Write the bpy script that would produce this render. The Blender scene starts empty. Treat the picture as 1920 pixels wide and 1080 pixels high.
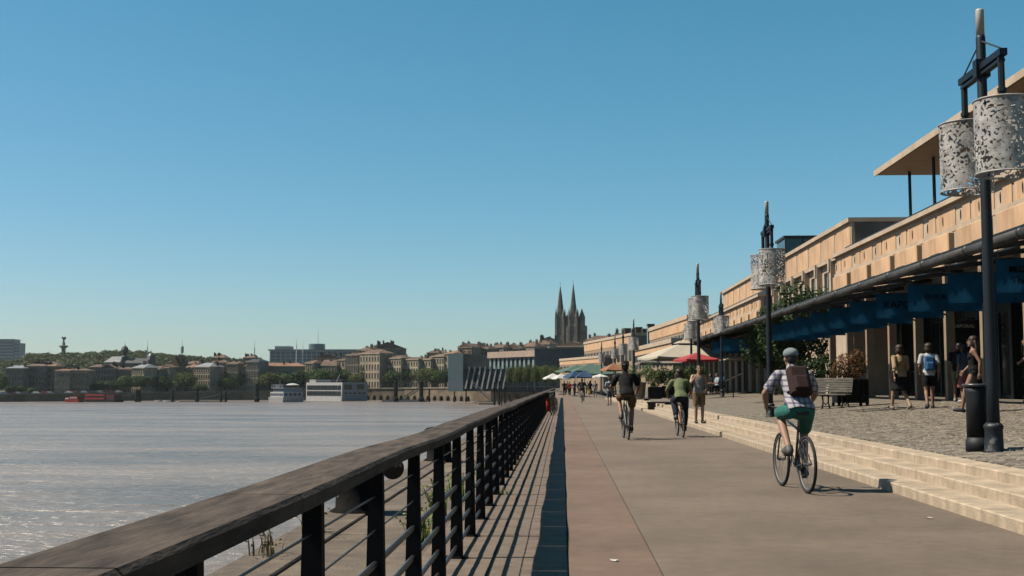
import bpy, bmesh, math, random
import numpy as np
from mathutils import Vector, Matrix, noise as mnoise
R = math.radians
random.seed(7)
S = bpy.context.scene
COL = S.collection

# ------------------------------------------------------------------ camera
F, CX, CY = 2200.0, 960.0, 540.0            # focal length in pixels of the 1920 px wide photograph
HORIZON, VPX, EYE = 722.0, 1055.0, 1.28     # horizon row, vanishing column of the promenade, eye height
PITCH = math.atan((HORIZON - CY) / F)
YAW = math.atan((VPX - CX) / F * math.cos(PITCH))     # camera looks this much left of the promenade (+Y)
cam_d = bpy.data.cameras.new('camera'); cam = bpy.data.objects.new('camera', cam_d); COL.objects.link(cam)
cam_d.sensor_width = 36.0; cam_d.lens = 36.0 * F / 1920.0
cam_d.clip_start = 0.05; cam_d.clip_end = 9000
cam.location = (0, 0, EYE); cam.rotation_euler = (math.pi/2 + PITCH, 0, YAW)
S.camera = cam

# ------------------------------------------------------------------ sky, sun, exposure
SUN_EL = R(53)
SKY_GRADE = ((0.335, 1.45), (1.11, 0.87), (0.985, 1.0))
SUN_DIR = Vector((-math.cos(YAW) * math.cos(SUN_EL), -math.sin(YAW) * math.cos(SUN_EL), math.sin(SUN_EL)))  # towards the sun: square to the left
w = bpy.data.worlds.new('World'); S.world = w; w.use_nodes = True
nt = w.node_tree; nt.nodes.clear()
sky = nt.nodes.new('ShaderNodeTexSky'); sky.sky_type = 'NISHITA'; sky.sun_disc = False
sky.sun_elevation = SUN_EL; sky.sun_rotation = math.atan2(SUN_DIR.x, SUN_DIR.y)
sky.altitude = 0; sky.air_density = 1.0; sky.dust_density = 0.6; sky.ozone_density = 1.6
sep = nt.nodes.new('ShaderNodeSeparateColor'); com = nt.nodes.new('ShaderNodeCombineColor'); nt.links.new(sky.outputs[0], sep.inputs[0])
for ch, (gain, power) in enumerate(SKY_GRADE):             # the photograph's teal grade, the same over the whole sky
    pw = nt.nodes.new('ShaderNodeMath'); pw.operation = 'POWER'; pw.inputs[1].default_value = power
    ml = nt.nodes.new('ShaderNodeMath'); ml.operation = 'MULTIPLY'; ml.inputs[1].default_value = gain
    nt.links.new(sep.outputs[ch], pw.inputs[0]); nt.links.new(pw.outputs[0], ml.inputs[0]); nt.links.new(ml.outputs[0], com.inputs[ch])
bg = nt.nodes.new('ShaderNodeBackground'); bg.inputs[1].default_value = 0.05
wo = nt.nodes.new('ShaderNodeOutputWorld')
nt.links.new(com.outputs[0], bg.inputs[0]); nt.links.new(bg.outputs[0], wo.inputs[0])
sl = bpy.data.lights.new('sun', 'SUN'); sl.energy = 5.0; sl.angle = R(0.5); sl.color = (1.0, 0.90, 0.76)
so = bpy.data.objects.new('sun', sl); COL.objects.link(so); so.location = (-30, 0, 40)
so.rotation_euler = SUN_DIR.to_track_quat('Z', 'Y').to_euler()
S.view_settings.view_transform = 'Standard'; S.view_settings.look = 'None'
S.view_settings.exposure = 1.13; S.view_settings.gamma = 1.0; S.view_settings.use_curve_mapping = False
S.render.engine = 'CYCLES'

# ------------------------------------------------------------------ measuring helpers
CP, SP, CYW, SYW = math.cos(PITCH), math.sin(PITCH), math.cos(YAW), math.sin(YAW)
def ray(px, py):
    x, u, d = (px - CX) / F, (CY - py) / F, 1.0
    f = d * CP - u * SP; z = d * SP + u * CP
    return Vector((x * CYW - f * SYW, x * SYW + f * CYW, z))
def at_z(px, py, z):
    r = ray(px, py); t = (z - EYE) / r.z; return Vector((0, 0, EYE)) + r * t
def at_x(px, py, X):
    r = ray(px, py); t = X / r.x; return Vector((0, 0, EYE)) + r * t
FWD = Vector((-SYW, CYW, 0)); RGT = Vector((CYW, SYW, 0))
def at_d(px, py, d):                        # at distance d along the level view axis
    r = ray(px, py); t = d / r.dot(FWD); return Vector((0, 0, EYE)) + r * t
def zpix(py, d, px=960): return at_d(px, py, d).z
def ypix_at(px, d): return at_d(px, HORIZON, d)

# ------------------------------------------------------------------ mesh builder
class MB:
    def __init__(s): s.v = []; s.f = []; s.m = []; s.cur = 0
    def add(s, vs, fs):
        o = len(s.v); s.v.extend([tuple(v) for v in vs]); s.f.extend([tuple(i + o for i in f) for f in fs]); s.m.extend([s.cur] * len(fs)); return s
    def mat(s, i): s.cur = i; return s
    def box(s, x0, x1, y0, y1, z0, z1):
        return s.add([(x0,y0,z0),(x1,y0,z0),(x1,y1,z0),(x0,y1,z0),(x0,y0,z1),(x1,y0,z1),(x1,y1,z1),(x0,y1,z1)],
                     [(0,3,2,1),(4,5,6,7),(0,1,5,4),(1,2,6,5),(2,3,7,6),(3,0,4,7)])
    def hexa(s, b, t):                       # two quads, bottom and top, counter-clockwise
        return s.add(list(b) + list(t), [(0,3,2,1),(4,5,6,7),(0,1,5,4),(1,2,6,5),(2,3,7,6),(3,0,4,7)])
    def bevbox(s, x0, x1, y0, y1, z0, z1, b):
        def ring(z, i): return [(x0+i,y0+b,z),(x0+b,y0+i,z),(x1-b,y0+i,z),(x1-i,y0+b,z),(x1-i,y1-b,z),(x1-b,y1-i,z),(x0+b,y1-i,z),(x0+i,y1-b,z)]
        rs = [ring(z0, 0), ring(z1 - b, 0), ring(z1, b * .9)]
        vs = sum(rs, []); fs = [tuple(reversed(range(8)))]
        for k in range(2):
            for i in range(8): j = (i + 1) % 8; fs.append((k*8+i, k*8+j, k*8+8+j, k*8+8+i))
        fs.append(tuple(range(16, 24)))
        return s.add(vs, fs)
    def tube(s, pts, r, n=8, caps=True):
        pts = [Vector(p) for p in pts]; rs = r if isinstance(r, (list, tuple)) else [r] * len(pts)
        vs, fs = [], []; up = None
        for i, p in enumerate(pts):
            a = pts[max(0, i-1)]; b = pts[min(len(pts)-1, i+1)]; t = (b - a)
            if t.length < 1e-9: t = Vector((0,0,1))
            t.normalize()
            if up is None: up = Vector((0,0,1)) if abs(t.z) < .9 else Vector((1,0,0))
            x = t.cross(up); x.normalize(); y = x.cross(t); up = y
            for k in range(n):
                a_ = 2*math.pi*k/n; vs.append(p + (x*math.cos(a_) + y*math.sin(a_)) * rs[i])
        for i in range(len(pts)-1):
            for k in range(n):
                j = (k+1) % n; fs.append((i*n+k, i*n+j, (i+1)*n+j, (i+1)*n+k))
        if caps: fs.append(tuple(reversed(range(n)))); fs.append(tuple(range((len(pts)-1)*n, len(pts)*n)))
        return s.add(vs, fs)
    def lathe(s, prof, n=20, c=(0,0), a0=0):
        vs, fs = [], []
        for (r, z) in prof:
            for k in range(n):
                a = a0 + 2*math.pi*k/n; vs.append((c[0] + r*math.cos(a), c[1] + r*math.sin(a), z))
        for i in range(len(prof)-1):
            for k in range(n):
                j = (k+1) % n; fs.append((i*n+k, i*n+j, (i+1)*n+j, (i+1)*n+k))
        fs.append(tuple(reversed(range(n)))); fs.append(tuple(range((len(prof)-1)*n, len(prof)*n)))
        return s.add(vs, fs)
    def ell(s, c, rx, ry, rz, n=12, m=8, rot=None):
        vs, fs = [], []; c = Vector(c)
        for i in range(m+1):
            t = math.pi*(i+.02)/(m+.04)
            for k in range(n):
                a = 2*math.pi*k/n; v = Vector((rx*math.sin(t)*math.cos(a), ry*math.sin(t)*math.sin(a), -rz*math.cos(t)))
                vs.append(c + (rot @ v if rot else v))
        for i in range(m):
            for k in range(n):
                j = (k+1) % n; fs.append((i*n+k, i*n+j, (i+1)*n+j, (i+1)*n+k))
        fs.append(tuple(reversed(range(n)))); fs.append(tuple(range(m*n, m*n+n)))
        return s.add(vs, fs)
    def cap(s, a, b, ra, rb, n=12):          # tapered capsule
        a, b = Vector(a), Vector(b); t = (b - a); L = max(t.length, 1e-5); t = t / L
        pts, rs = [], []
        for q in (-.98, -.8, -.45, 0): pts.append(a + t*q*ra); rs.append(ra*math.sqrt(1-q*q))
        for q in (0, .45, .8, .98): pts.append(b + t*q*rb); rs.append(rb*math.sqrt(1-q*q))
        return s.tube(pts, rs, n)
    def torus(s, R_, r, n=32, m=6, c=(0,0,0), axis='x'):
        vs, fs = [], []
        for i in range(n):
            a = 2*math.pi*i/n
            for k in range(m):
                b = 2*math.pi*k/m; q = R_ + r*math.cos(b); h = r*math.sin(b)
                p = (h, q*math.cos(a), q*math.sin(a)) if axis == 'x' else (q*math.cos(a), q*math.sin(a), h)
                vs.append((p[0]+c[0], p[1]+c[1], p[2]+c[2]))
        for i in range(n):
            for k in range(m):
                i2, k2 = (i+1) % n, (k+1) % m; fs.append((i*m+k, i2*m+k, i2*m+k2, i*m+k2))
        return s.add(vs, fs)
    def mesh(s, name, mats, smooth=False):
        me = bpy.data.meshes.new(name); me.from_pydata(s.v, [], s.f)
        for m in (mats if isinstance(mats, (list, tuple)) else [mats]): me.materials.append(m)
        me.polygons.foreach_set('material_index', s.m)
        if smooth: me.polygons.foreach_set('use_smooth', [True]*len(s.f))
        bm = bmesh.new(); bm.from_mesh(me); bmesh.ops.recalc_face_normals(bm, faces=bm.faces); bm.to_mesh(me); bm.free()
        me.update(); return me
    def build(s, name, mats, parent=None, smooth=False, loc=None, rz=0):
        return link(name, s.mesh(name, mats, smooth), parent, loc, rz)
def link(name, me, parent=None, loc=None, rz=0):
    o = bpy.data.objects.new(name, me); COL.objects.link(o)
    if parent: o.parent = parent
    if loc is not None: o.location = loc
    if rz: o.rotation_euler = (0, 0, rz)
    return o
def tag(o, label=None, cat=None, group=None, kind=None):
    if label: o['label'] = label
    if cat: o['category'] = cat
    if group: o['group'] = group
    if kind: o['kind'] = kind
    return o
def thing(name, label, cat, loc=(0,0,0), rz=0, group=None):
    return tag(link(name, None, None, loc, rz), label, cat, group)
def structure(o): o['kind'] = 'structure'; return o

# ------------------------------------------------------------------ materials
MATS = {}
ALB = 0.385                       # the photograph is exposed bright: all pigments are scaled to real, darker albedos
def mat(name, col, rough=.7, var=.15, scale=6.0, bump=0.0, bscale=None, metal=0.0, spec=.3, col2=None, stretch=None, obj_random=0.0, contrast=(.35,.65), detail=5):
    if name in MATS: return MATS[name]
    k_ = ALB*1.7 if name.startswith(('leaf', 'weed', 'wood')) else ALB; col = tuple(c*k_ for c in col); col2 = tuple(c*k_ for c in col2) if col2 else None
    m = bpy.data.materials.new(name); m.use_nodes = True; n = m.node_tree; b = n.nodes['Principled BSDF']
    b.inputs['Roughness'].default_value = rough; b.inputs['Metallic'].default_value = metal; b.inputs['Specular IOR Level'].default_value = spec
    tc = n.nodes.new('ShaderNodeTexCoord'); src = tc.outputs['Object']
    if stretch:
        mp = n.nodes.new('ShaderNodeMapping'); mp.inputs['Scale'].default_value = stretch; n.links.new(src, mp.inputs[0]); src = mp.outputs[0]
    nz = n.nodes.new('ShaderNodeTexNoise'); nz.inputs['Scale'].default_value = scale; nz.inputs['Detail'].default_value = detail; nz.inputs['Roughness'].default_value = .62
    n.links.new(src, nz.inputs['Vector'])
    rp = n.nodes.new('ShaderNodeValToRGB'); rp.color_ramp.elements[0].position = contrast[0]; rp.color_ramp.elements[1].position = contrast[1]
    c2 = col2 or tuple(c*(1-var*1.6) for c in col)
    rp.color_ramp.elements[0].color = (*c2, 1); rp.color_ramp.elements[1].color = (*[min(1, c*(1+(0 if col2 else var*.6))) for c in col], 1)
    n.links.new(nz.outputs[0], rp.inputs[0]); out = rp.outputs[0]
    if obj_random:
        oi = n.nodes.new('ShaderNodeObjectInfo'); mr = n.nodes.new('ShaderNodeMapRange'); mr.inputs[3].default_value = 1-obj_random; mr.inputs[4].default_value = 1+obj_random
        n.links.new(oi.outputs['Random'], mr.inputs[0])
        mx = n.nodes.new('ShaderNodeMix'); mx.data_type = 'RGBA'; mx.blend_type = 'MULTIPLY'; mx.inputs[0].default_value = 1
        n.links.new(out, mx.inputs[6]); n.links.new(mr.outputs[0], mx.inputs[7]); out = mx.outputs[2]
    n.links.new(out, b.inputs['Base Color'])
    if bump:
        nb = n.nodes.new('ShaderNodeTexNoise'); nb.inputs['Scale'].default_value = bscale or scale*5; nb.inputs['Detail'].default_value = 6
        n.links.new(src, nb.inputs['Vector'])
        bp = n.nodes.new('ShaderNodeBump'); bp.inputs['Strength'].default_value = bump; bp.inputs['Distance'].default_value = .02
        n.links.new(nb.outputs[0], bp.inputs['Height']); n.links.new(bp.outputs[0], b.inputs['Normal'])
    MATS[name] = m; return m
def leafmat(name, c1, c2, scale=1.2):
    m = mat(name, c1, .55, col2=c2, scale=scale, contrast=(.3,.7), spec=.16, obj_random=.14)
    n = m.node_tree; b = n.nodes['Principled BSDF']; src = b.inputs['Base Color'].links[0].from_socket
    tr = n.nodes.new('ShaderNodeBsdfTranslucent'); mx = n.nodes.new('ShaderNodeMixShader'); mx.inputs[0].default_value = .28
    n.links.new(src, tr.inputs[0]); n.links.new(b.outputs[0], mx.inputs[1]); n.links.new(tr.outputs[0], mx.inputs[2])
    n.links.new(mx.outputs[0], n.nodes['Material Output'].inputs[0]); return m
def glass(name, col=(.02,.03,.035), rough=.06):
    return mat(name, col, rough, .1, 1.0, spec=.5)

# ================================================================== SETTING: water, ground, quay
def water_material():
    m = bpy.data.materials.new('river_water'); m.use_nodes = True; n = m.node_tree; b = n.nodes['Principled BSDF']
    b.inputs['Roughness'].default_value = .24; b.inputs['IOR'].default_value = 1.33; b.inputs['Specular IOR Level'].default_value = .5
    tc = n.nodes.new('ShaderNodeTexCoord')
    def nz(sc, scale, det, dist=0):
        mp = n.nodes.new('ShaderNodeMapping'); mp.inputs['Scale'].default_value = sc; mp.inputs['Rotation'].default_value = (0, 0, -YAW); n.links.new(tc.outputs['Object'], mp.inputs[0])
        t = n.nodes.new('ShaderNodeTexNoise'); t.inputs['Scale'].default_value = scale; t.inputs['Detail'].default_value = det; t.inputs['Distortion'].default_value = dist
        n.links.new(mp.outputs[0], t.inputs['Vector']); return t
    silt = nz((.02, .07, 1), 1.0, 5, .5)
    rp = n.nodes.new('ShaderNodeValToRGB'); rp.color_ramp.elements[0].position = .35; rp.color_ramp.elements[1].position = .65
    rp.color_ramp.elements[0].color = (.088, .074, .066, 1); rp.color_ramp.elements[1].color = (.158, .124, .102, 1)
    n.links.new(silt.outputs[0], rp.inputs[0]); n.links.new(rp.outputs[0], b.inputs['Base Color'])
    w1 = nz((.13, .42, 1), 1.0, 5, .5); w2 = nz((1.0, 2.8, 1), 1.0, 4, .4)
    a = n.nodes.new('ShaderNodeMath'); a.operation = 'MULTIPLY_ADD'; a.inputs[1].default_value = .30
    n.links.new(w2.outputs[0], a.inputs[0]); n.links.new(w1.outputs[0], a.inputs[2])
    bp = n.nodes.new('ShaderNodeBump'); bp.inputs['Strength'].default_value = 1.0; bp.inputs['Distance'].default_value = 1.1
    n.links.new(a.outputs[0], bp.inputs['Height']); n.links.new(bp.outputs[0], b.inputs['Normal'])
    return m
WATER_Z = -6.0
m = MB().add([(-2500, -60, 0), (-2.3, -60, 0), (-2.3, 900, 0), (-2500, 900, 0)], [(0, 1, 2, 3)])
structure(m.build('river_water', water_material(), loc=(0, 0, WATER_Z)))

M_ASPH = mat('asphalt_brown', (.268, .208, .158), .85, .10, .9, .5, 190, contrast=(.3, .7), spec=.25)
M_PINK = mat('asphalt_pink', (.292, .198, .148), .85, .12, 1.3, .6, 200, contrast=(.3, .7), spec=.25)
M_GROUND = mat('ground_earth', (.20, .17, .13), .9, .2, .3)
M_SLAB = mat('paving_slab', (.30, .225, .17), .85, .16, 4, .4, 90, obj_random=.06)
M_LEDGE = mat('quay_concrete', (.30, .235, .175), .9, .28, 1.6, .5, 40, contrast=(.3, .7))
M_STEP = mat('step_stone', (.64, .51, .365), .8, .22, 3.4, .4, 50, obj_random=.09, contrast=(.25, .62), detail=8)
M_JOINT = mat('joint_dark', (.10, .085, .07), .9, .2, 8)
M_WALL = mat('quay_wall_stone', (.26, .20, .13), .9, .35, .25, .3, 2, contrast=(.3, .7))
M_ARCH = mat('arch_dark', (.012, .012, .014), .9, .1, 1)
M_SETT = mat('granite_sett', (.30, .255, .20), .75, .25, 9, .4, 60, obj_random=.36, spec=.35)

def sett_field_material():
    m = mat('sett_paving_far', (.27, .228, .175), .8, .2, 5, .3, 40); n = m.node_tree; b = n.nodes['Principled BSDF']
    tc = n.nodes.new('ShaderNodeTexCoord'); v = n.nodes.new('ShaderNodeTexVoronoi'); v.inputs['Scale'].default_value = 6.2
    n.links.new(tc.outputs['Object'], v.inputs['Vector'])
    mx = n.nodes.new('ShaderNodeMix'); mx.data_type = 'RGBA'; mx.blend_type = 'MULTIPLY'; mx.inputs[0].default_value = .55
    bw = n.nodes.new('ShaderNodeValToRGB'); bw.color_ramp.elements[0].color = (.45, .45, .45, 1); bw.color_ramp.elements[1].color = (1.3, 1.25, 1.15, 1)
    src = b.inputs['Base Color'].links[0].from_socket
    n.links.new(v.outputs['Color'], bw.inputs[0]); n.links.new(src, mx.inputs[6]); n.links.new(bw.outputs[0], mx.inputs[7]); n.links.new(mx.outputs[2], b.inputs['Base Color'])
    return m
M_SETTFAR = sett_field_material()

def weather(m, amount=.35, spots=True):           # wide worn patches, drag marks across the walk and small dark spots
    n = m.node_tree; b = n.nodes['Principled BSDF']; src = b.inputs['Base Color'].links[0].from_socket; tc = n.nodes.new('ShaderNodeTexCoord')
    for sc, st, lo, hi in ((.22, (1, 1, 1), 1 - amount*.7, 1.06), (.8, (.5, 1.1, 1), 1 - amount*.25, 1.03), (7, (1, 1, 1), 1 - amount*.35, 1.04)):
        mp = n.nodes.new('ShaderNodeMapping'); mp.inputs['Scale'].default_value = st; n.links.new(tc.outputs['Object'], mp.inputs[0]); t = n.nodes.new('ShaderNodeTexNoise'); t.inputs['Scale'].default_value = sc; t.inputs['Detail'].default_value = 7; n.links.new(mp.outputs[0], t.inputs['Vector'])
        r = n.nodes.new('ShaderNodeMapRange'); r.inputs[1].default_value = .36; r.inputs[2].default_value = .6; r.inputs[3].default_value = lo; r.inputs[4].default_value = hi; n.links.new(t.outputs[0], r.inputs[0])
        x = n.nodes.new('ShaderNodeMix'); x.data_type = 'RGBA'; x.blend_type = 'MULTIPLY'; x.inputs[0].default_value = 1; n.links.new(src, x.inputs[6]); n.links.new(r.outputs[0], x.inputs[7]); src = x.outputs[2]
    if spots:
        v = n.nodes.new('ShaderNodeTexVoronoi'); v.inputs['Scale'].default_value = 2.3; n.links.new(tc.outputs['Object'], v.inputs['Vector']); r = n.nodes.new('ShaderNodeMapRange'); r.inputs[1].default_value = .035; r.inputs[2].default_value = .06; r.inputs[3].default_value = .55; r.inputs[4].default_value = 1; n.links.new(v.outputs['Distance'], r.inputs[0])
        x = n.nodes.new('ShaderNodeMix'); x.data_type = 'RGBA'; x.blend_type = 'MULTIPLY'; x.inputs[0].default_value = 1; n.links.new(src, x.inputs[6]); n.links.new(r.outputs[0], x.inputs[7]); src = x.outputs[2]
    n.links.new(src, b.inputs['Base Color'])
weather(M_ASPH, .22); weather(M_PINK, .22); weather(M_LEDGE, .5, False); weather(M_STEP, .3, False); weather(M_SLAB, .3, False)
def sheet(name, x0, x1, y0, y1, z, m): return structure(MB().add([(x0,y0,z),(x1,y0,z),(x1,y1,z),(x0,y1,z)], [(0,1,2,3)]).build(name, m))
# ground block of our own bank, with its quay face down to the river
g = MB().add([(-2.4,-60,-.09),(900,-60,-.09),(900,3500,-.09),(-2.4,3500,-.09),(-2.4,-60,-8),(-2.4,3500,-8)], [(0,1,2,3),(0,3,5,4)])
structure(g.build('ground', M_GROUND))
ASPH_Y1 = 470
structure(MB().box(.68, 3.99, -6, ASPH_Y1, -.08, 0).build('promenade_asphalt', M_ASPH))
structure(MB().box(.04, .668, -6, ASPH_Y1, -.08, .002).build('promenade_pink_strip', M_PINK))
structure(MB().box(.6685, .6795, -6, ASPH_Y1, -.08, -.006).build('promenade_joint', M_JOINT))
ledge = structure(MB().box(-2.4, -1.09, -20, 470, -.089, -.03).build('quay_ledge', M_LEDGE))
lm = MB().bevbox(-.22, .22, 0, 1.78, -.09, -.004, .012)
me_edge = lm.mesh('kerb_stone', M_LEDGE)
for k in range(40):
    o = link('kerb_stone', me_edge, ledge, (-2.2, .6 + k*1.8, 0.0 + random.uniform(-.004, .004)))
# slab strip under the railing
pav = structure(MB().box(-1.08, .035, -6, ASPH_Y1, -.088, -.012).build('paving_strip', M_JOINT))
me_sl = [MB().bevbox(.004, .55, .004, .596, -.05, .0, .006).mesh('paving_slab', M_SLAB) for _ in range(1)]
for r in range(52):
    for c in range(2):
        o = link('paving_slab', me_sl[0], pav, (-1.075 + c*.555, 5.4 + r*.6, random.uniform(-.003, .002)))
        o.rotation_euler = (random.uniform(-.002, .002), random.uniform(-.002, .002), 0)
far = MB()
for r in range(52, 330):
    far.box(-1.071, -.524, 5.4 + r*.6 + .004, 5.4 + r*.6 + .596, -.05, -.001); far.box(-.516, .031, 5.4 + r*.6 + .004, 5.4 + r*.6 + .596, -.05, -.001)
for r in range(-18, 0):
    far.box(-1.071, -.524, 5.4 + r*.6 + .004, 5.4 + r*.6 + .596, -.05, -.001); far.box(-.516, .031, 5.4 + r*.6 + .004, 5.4 + r*.6 + .596, -.05, -.001)
tag(far.build('paving_slabs', M_SLAB, pav), kind='stuff')

# raised cobbled quay
def plat_z(x): return .355 + .07 * (min(x, 12.0) - 5.1) if x > 5.1 else .355
PX1 = 60
pm = MB().add([(5.1,-6,.335),(12,-6,plat_z(12)-.02),(PX1,-6,plat_z(12)-.02),(5.1,300,.335),(12,300,plat_z(12)-.02),(PX1,300,plat_z(12)-.02)], [(0,1,4,3),(1,2,5,4)])
plat = structure(pm.build('cobbled_pavement', M_SETTFAR))
def sett_mesh(dx, dy, seed):
    rnd = random.Random(seed); b = .014; j = lambda a: rnd.uniform(-a, a)
    lo = [(-dx/2+j(.006),-dy/2+j(.006),-.04),(dx/2+j(.006),-dy/2+j(.006),-.04),(dx/2+j(.006),dy/2+j(.006),-.04),(-dx/2+j(.006),dy/2+j(.006),-.04)]
    mid = [(p[0], p[1], .006+j(.004)) for p in lo]; hi = [(p[0]*.78, p[1]*.78, .019+j(.006)) for p in lo]
    vs = lo+mid+hi; fs = []
    for k in range(2):
        for i in range(4): q = (i+1) % 4; fs.append((k*4+i, k*4+q, k*4+4+q, k*4+4+i))
    fs.append((8,9,10,11)); return vs, fs
SETT = [(sett_mesh(.155, .118, s)) for s in range(12)]
sett_me = [MB().add(*sv).mesh('sett', M_SETT) for sv in SETT]
stuff = MB(); setts = []
row = 0; y = 8.2
while y < 36:
    x = 5.17 + (.085 if row % 2 else 0) + random.uniform(-.02, .02)
    while x < 11.8:
        px = VPX + x * F / y
        if px < 1990: setts.append((x, y))
        x += .168 + random.uniform(-.008, .014)
    y += .130; row += 1
setts.sort(key=lambda p: p[1])
for i, (x, y) in enumerate(setts):
    z = plat_z(x) - .012 + random.uniform(-.006, .006); k = random.randrange(12); sc = random.uniform(.94, 1.06)
    if i < 300:
        o = link('sett', sett_me[k], plat, (x, y, z)); o.rotation_euler = (random.uniform(-.05, .05), -.07 + random.uniform(-.05, .05), random.uniform(-.06, .06))
    else:
        vs, fs = SETT[k]; a = random.uniform(-.05, .05); b_ = -.07 + random.uniform(-.06, .06); c_ = random.uniform(-.06, .06)
        stuff.add([(x + v[0]*sc - v[1]*c_, y + v[1]*sc + v[0]*c_, z + v[2] - b_*v[0] + a*v[1]) for v in vs], fs)
def multi_sett_mat():
    m = mat('granite_setts', (.33, .275, .205), .75, .52, 5.2, .4, 60, spec=.35, contrast=(.25, .75), detail=3)
    return m
tag(stuff.build('setts', multi_sett_mat(), plat), kind='stuff')

# three long stone steps and their edge course, block by block
steps = thing('stone_steps', 'three long pale stone steps beside the asphalt promenade', 'steps', (0, 0, 0))
RISE = .118
tre = [(3.93, 4.35), (4.35, 4.74), (4.74, 5.10)]
bl_me = {}
for i, (xa, xb) in enumerate(tre):
    z1 = RISE * (i + 1); L = 1.02
    for v in range(3):
        b = MB(); d = random.uniform(-.004, .004)
        b.bevbox(xa + .0 + d, xb + .03 if i < 2 else xb, 0, L - .007, -.05, z1, .013)
        bl_me[i, v] = b.mesh('step_block', M_STEP)
    y = 7.3 + i * .37
    while y < 58:
        o = link('step_block', bl_me[i, random.randrange(3)], steps, (random.uniform(-.003, .003), y, random.uniform(-.0025, .0025))); y += L
for i, (xa, xb) in enumerate(tre):
    for y0, y1 in ((59.5, 110), (-6, 7.2)): MB().box(xa, xb + (.03 if i < 2 else 0), y0, y1, -.05, RISE*(i+1)-.002*i).build('far_course', M_STEP, steps)
# low dark timber seats laid over the steps far along
M_TIMBER = mat('dark_timber', (.035, .026, .02), .7, .3, 5)
for k, (px, py, lab) in enumerate([(1206, 756, 'dark low timber bench on the steps behind the cyclist in black'), (1222, 760, 'dark low timber bench on the steps, the nearer of two')]):
    p = at_z(px, py, .2); b = thing('timber_bench', lab, 'bench', (4.15, p.y - k*7, RISE), 0, 'timber benches on the steps')
    MB().bevbox(-.15, 1.1, -.3, .3, .3, .38, .02).build('seat', M_TIMBER, b); MB().box(-.1, .25, -.25, .25, 0, .3).build('leg', M_TIMBER, b); MB().box(.72, .98, -.25, .25, .11, .3).build('leg', M_TIMBER, b)

# ================================================================== RAILING
M_RAILWOOD = mat('weathered_wood', (.135, .102, .08), .85, .50, 2.0, .22, 10, stretch=(9, 1.5, 9), contrast=(.28, .72), spec=.15, obj_random=.14)
M_BLACK = mat('black_steel', (.010, .010, .012), .75, .2, 8, spec=.12)
M_PIPE = mat('grey_pipe', (.12, .125, .13), .38, .2, 12, metal=.6)
rail = thing('quay_railing', 'long quay railing with broad weathered wooden handrail and black tapered posts', 'railing')
RT = .99
def wav(y): return .006 * math.sin(y * 1.9 + .6) + .005 * math.sin(y * .83) , .004 * math.sin(y * 1.35 + 1.2) + .004 * math.sin(y*.6)
def board(y0, y1):
    b = MB(); n = 4; prev = None
    for i in range(n + 1):
        y = y0 + (y1 - y0) * i / n; dx, dz = wav(y); xl, xr = -.922 + dx, -.695 + dx; zt, zb = RT + dz, RT - .05 + dz
        ring = [(xl, y, zb), (xr, y, zb), (xr, y, zt - .012), (xr - .012, y, zt), (xl + .012, y, zt), (xl, y, zt - .012)]
        b.v.extend(ring)
    for i in range(n):
        for k in range(6):
            q = (k + 1) % 6; b.f.append((i*6+k, i*6+q, i*6+6+q, i*6+6+k)); b.m.append(0)
    b.f.append(tuple(range(5, -1, -1))); b.m.append(0); b.f.append(tuple(range(n*6, n*6+6))); b.m.append(0)
    return b
PY = [3.76 + 1.27 * k for k in range(-5, 92)]
for y in PY: board(y - .628, y + .632).build('handrail_board', M_RAILWOOD, rail)
pm_ = MB().hexa([(-.045,-.026,.0),(.05,-.026,.0),(.05,.026,.0),(-.045,.026,.0)], [(-.03,-.024,.936),(.028,-.024,.936),(.028,.024,.936),(-.03,.024,.936)])
me_post = pm_.mesh('post', M_BLACK)
me_foot = MB().box(-.08, .085, -.05, .05, 0, .014).mesh('base_plate', M_BLACK)
for y in PY:
    dx, dz = wav(y); po = link('post', me_post, rail, (-.795, y, -.004)); link('base_plate', me_foot, po, (0, 0, 0))
def runner(x, z, r, n, y0, y1, nm, m):
    pts = [(x, y0 + (y1-y0)*i/2, z) for i in range(3)]
    return MB().tube(pts, r, n).mesh(nm, m)
me_p = runner(0, 0, .0145, 8, 0, 1.262, 'pipe', M_PIPE); me_c = runner(0, 0, .0042, 6, 0, 1.268, 'cable', M_PIPE)
for i, y in enumerate(PY):
    if i < len(PY) - 1:
        for z in (.08, .225, .37, .525):
            link('pipe', me_p, rail, (-.795, y + .004, z))
        for z in (.665, .81): link('cable', me_c, rail, (-.795, y + .001, z))
# mooring bollards on the quay edge
M_BOLL = mat('bollard_iron', (.014, .012, .012), .85, .4, 4, .3, 20, spec=.08)
def bollard(x, y, lab):
    t = thing('mooring_bollard', lab, 'bollard', (x, y, -.03), 0, 'bollards along the quay edge')
    MB().lathe([(.27, 0), (.27, .03), (.215, .06), (.205, .36), (.22, .44)], 20).build('stem', M_BOLL, t, True)
    MB().lathe([(.22, .44), (.26, .48), (.26, .54), (.21, .58), (.08, .60)], 20).build('cap', M_BOLL, t, True)
bollard(-2.12, 12.1, 'big black iron bollard behind the nearest railing posts')
bollard(-2.12, 20.2, 'black iron bollard further along the quay edge, second from the camera')
bollard(-2.12, 34.0, 'black iron bollard on the quay edge, third from the camera')
bollard(-2.12, 50.0, 'black iron bollard on the quay edge, farthest of the four')
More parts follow.
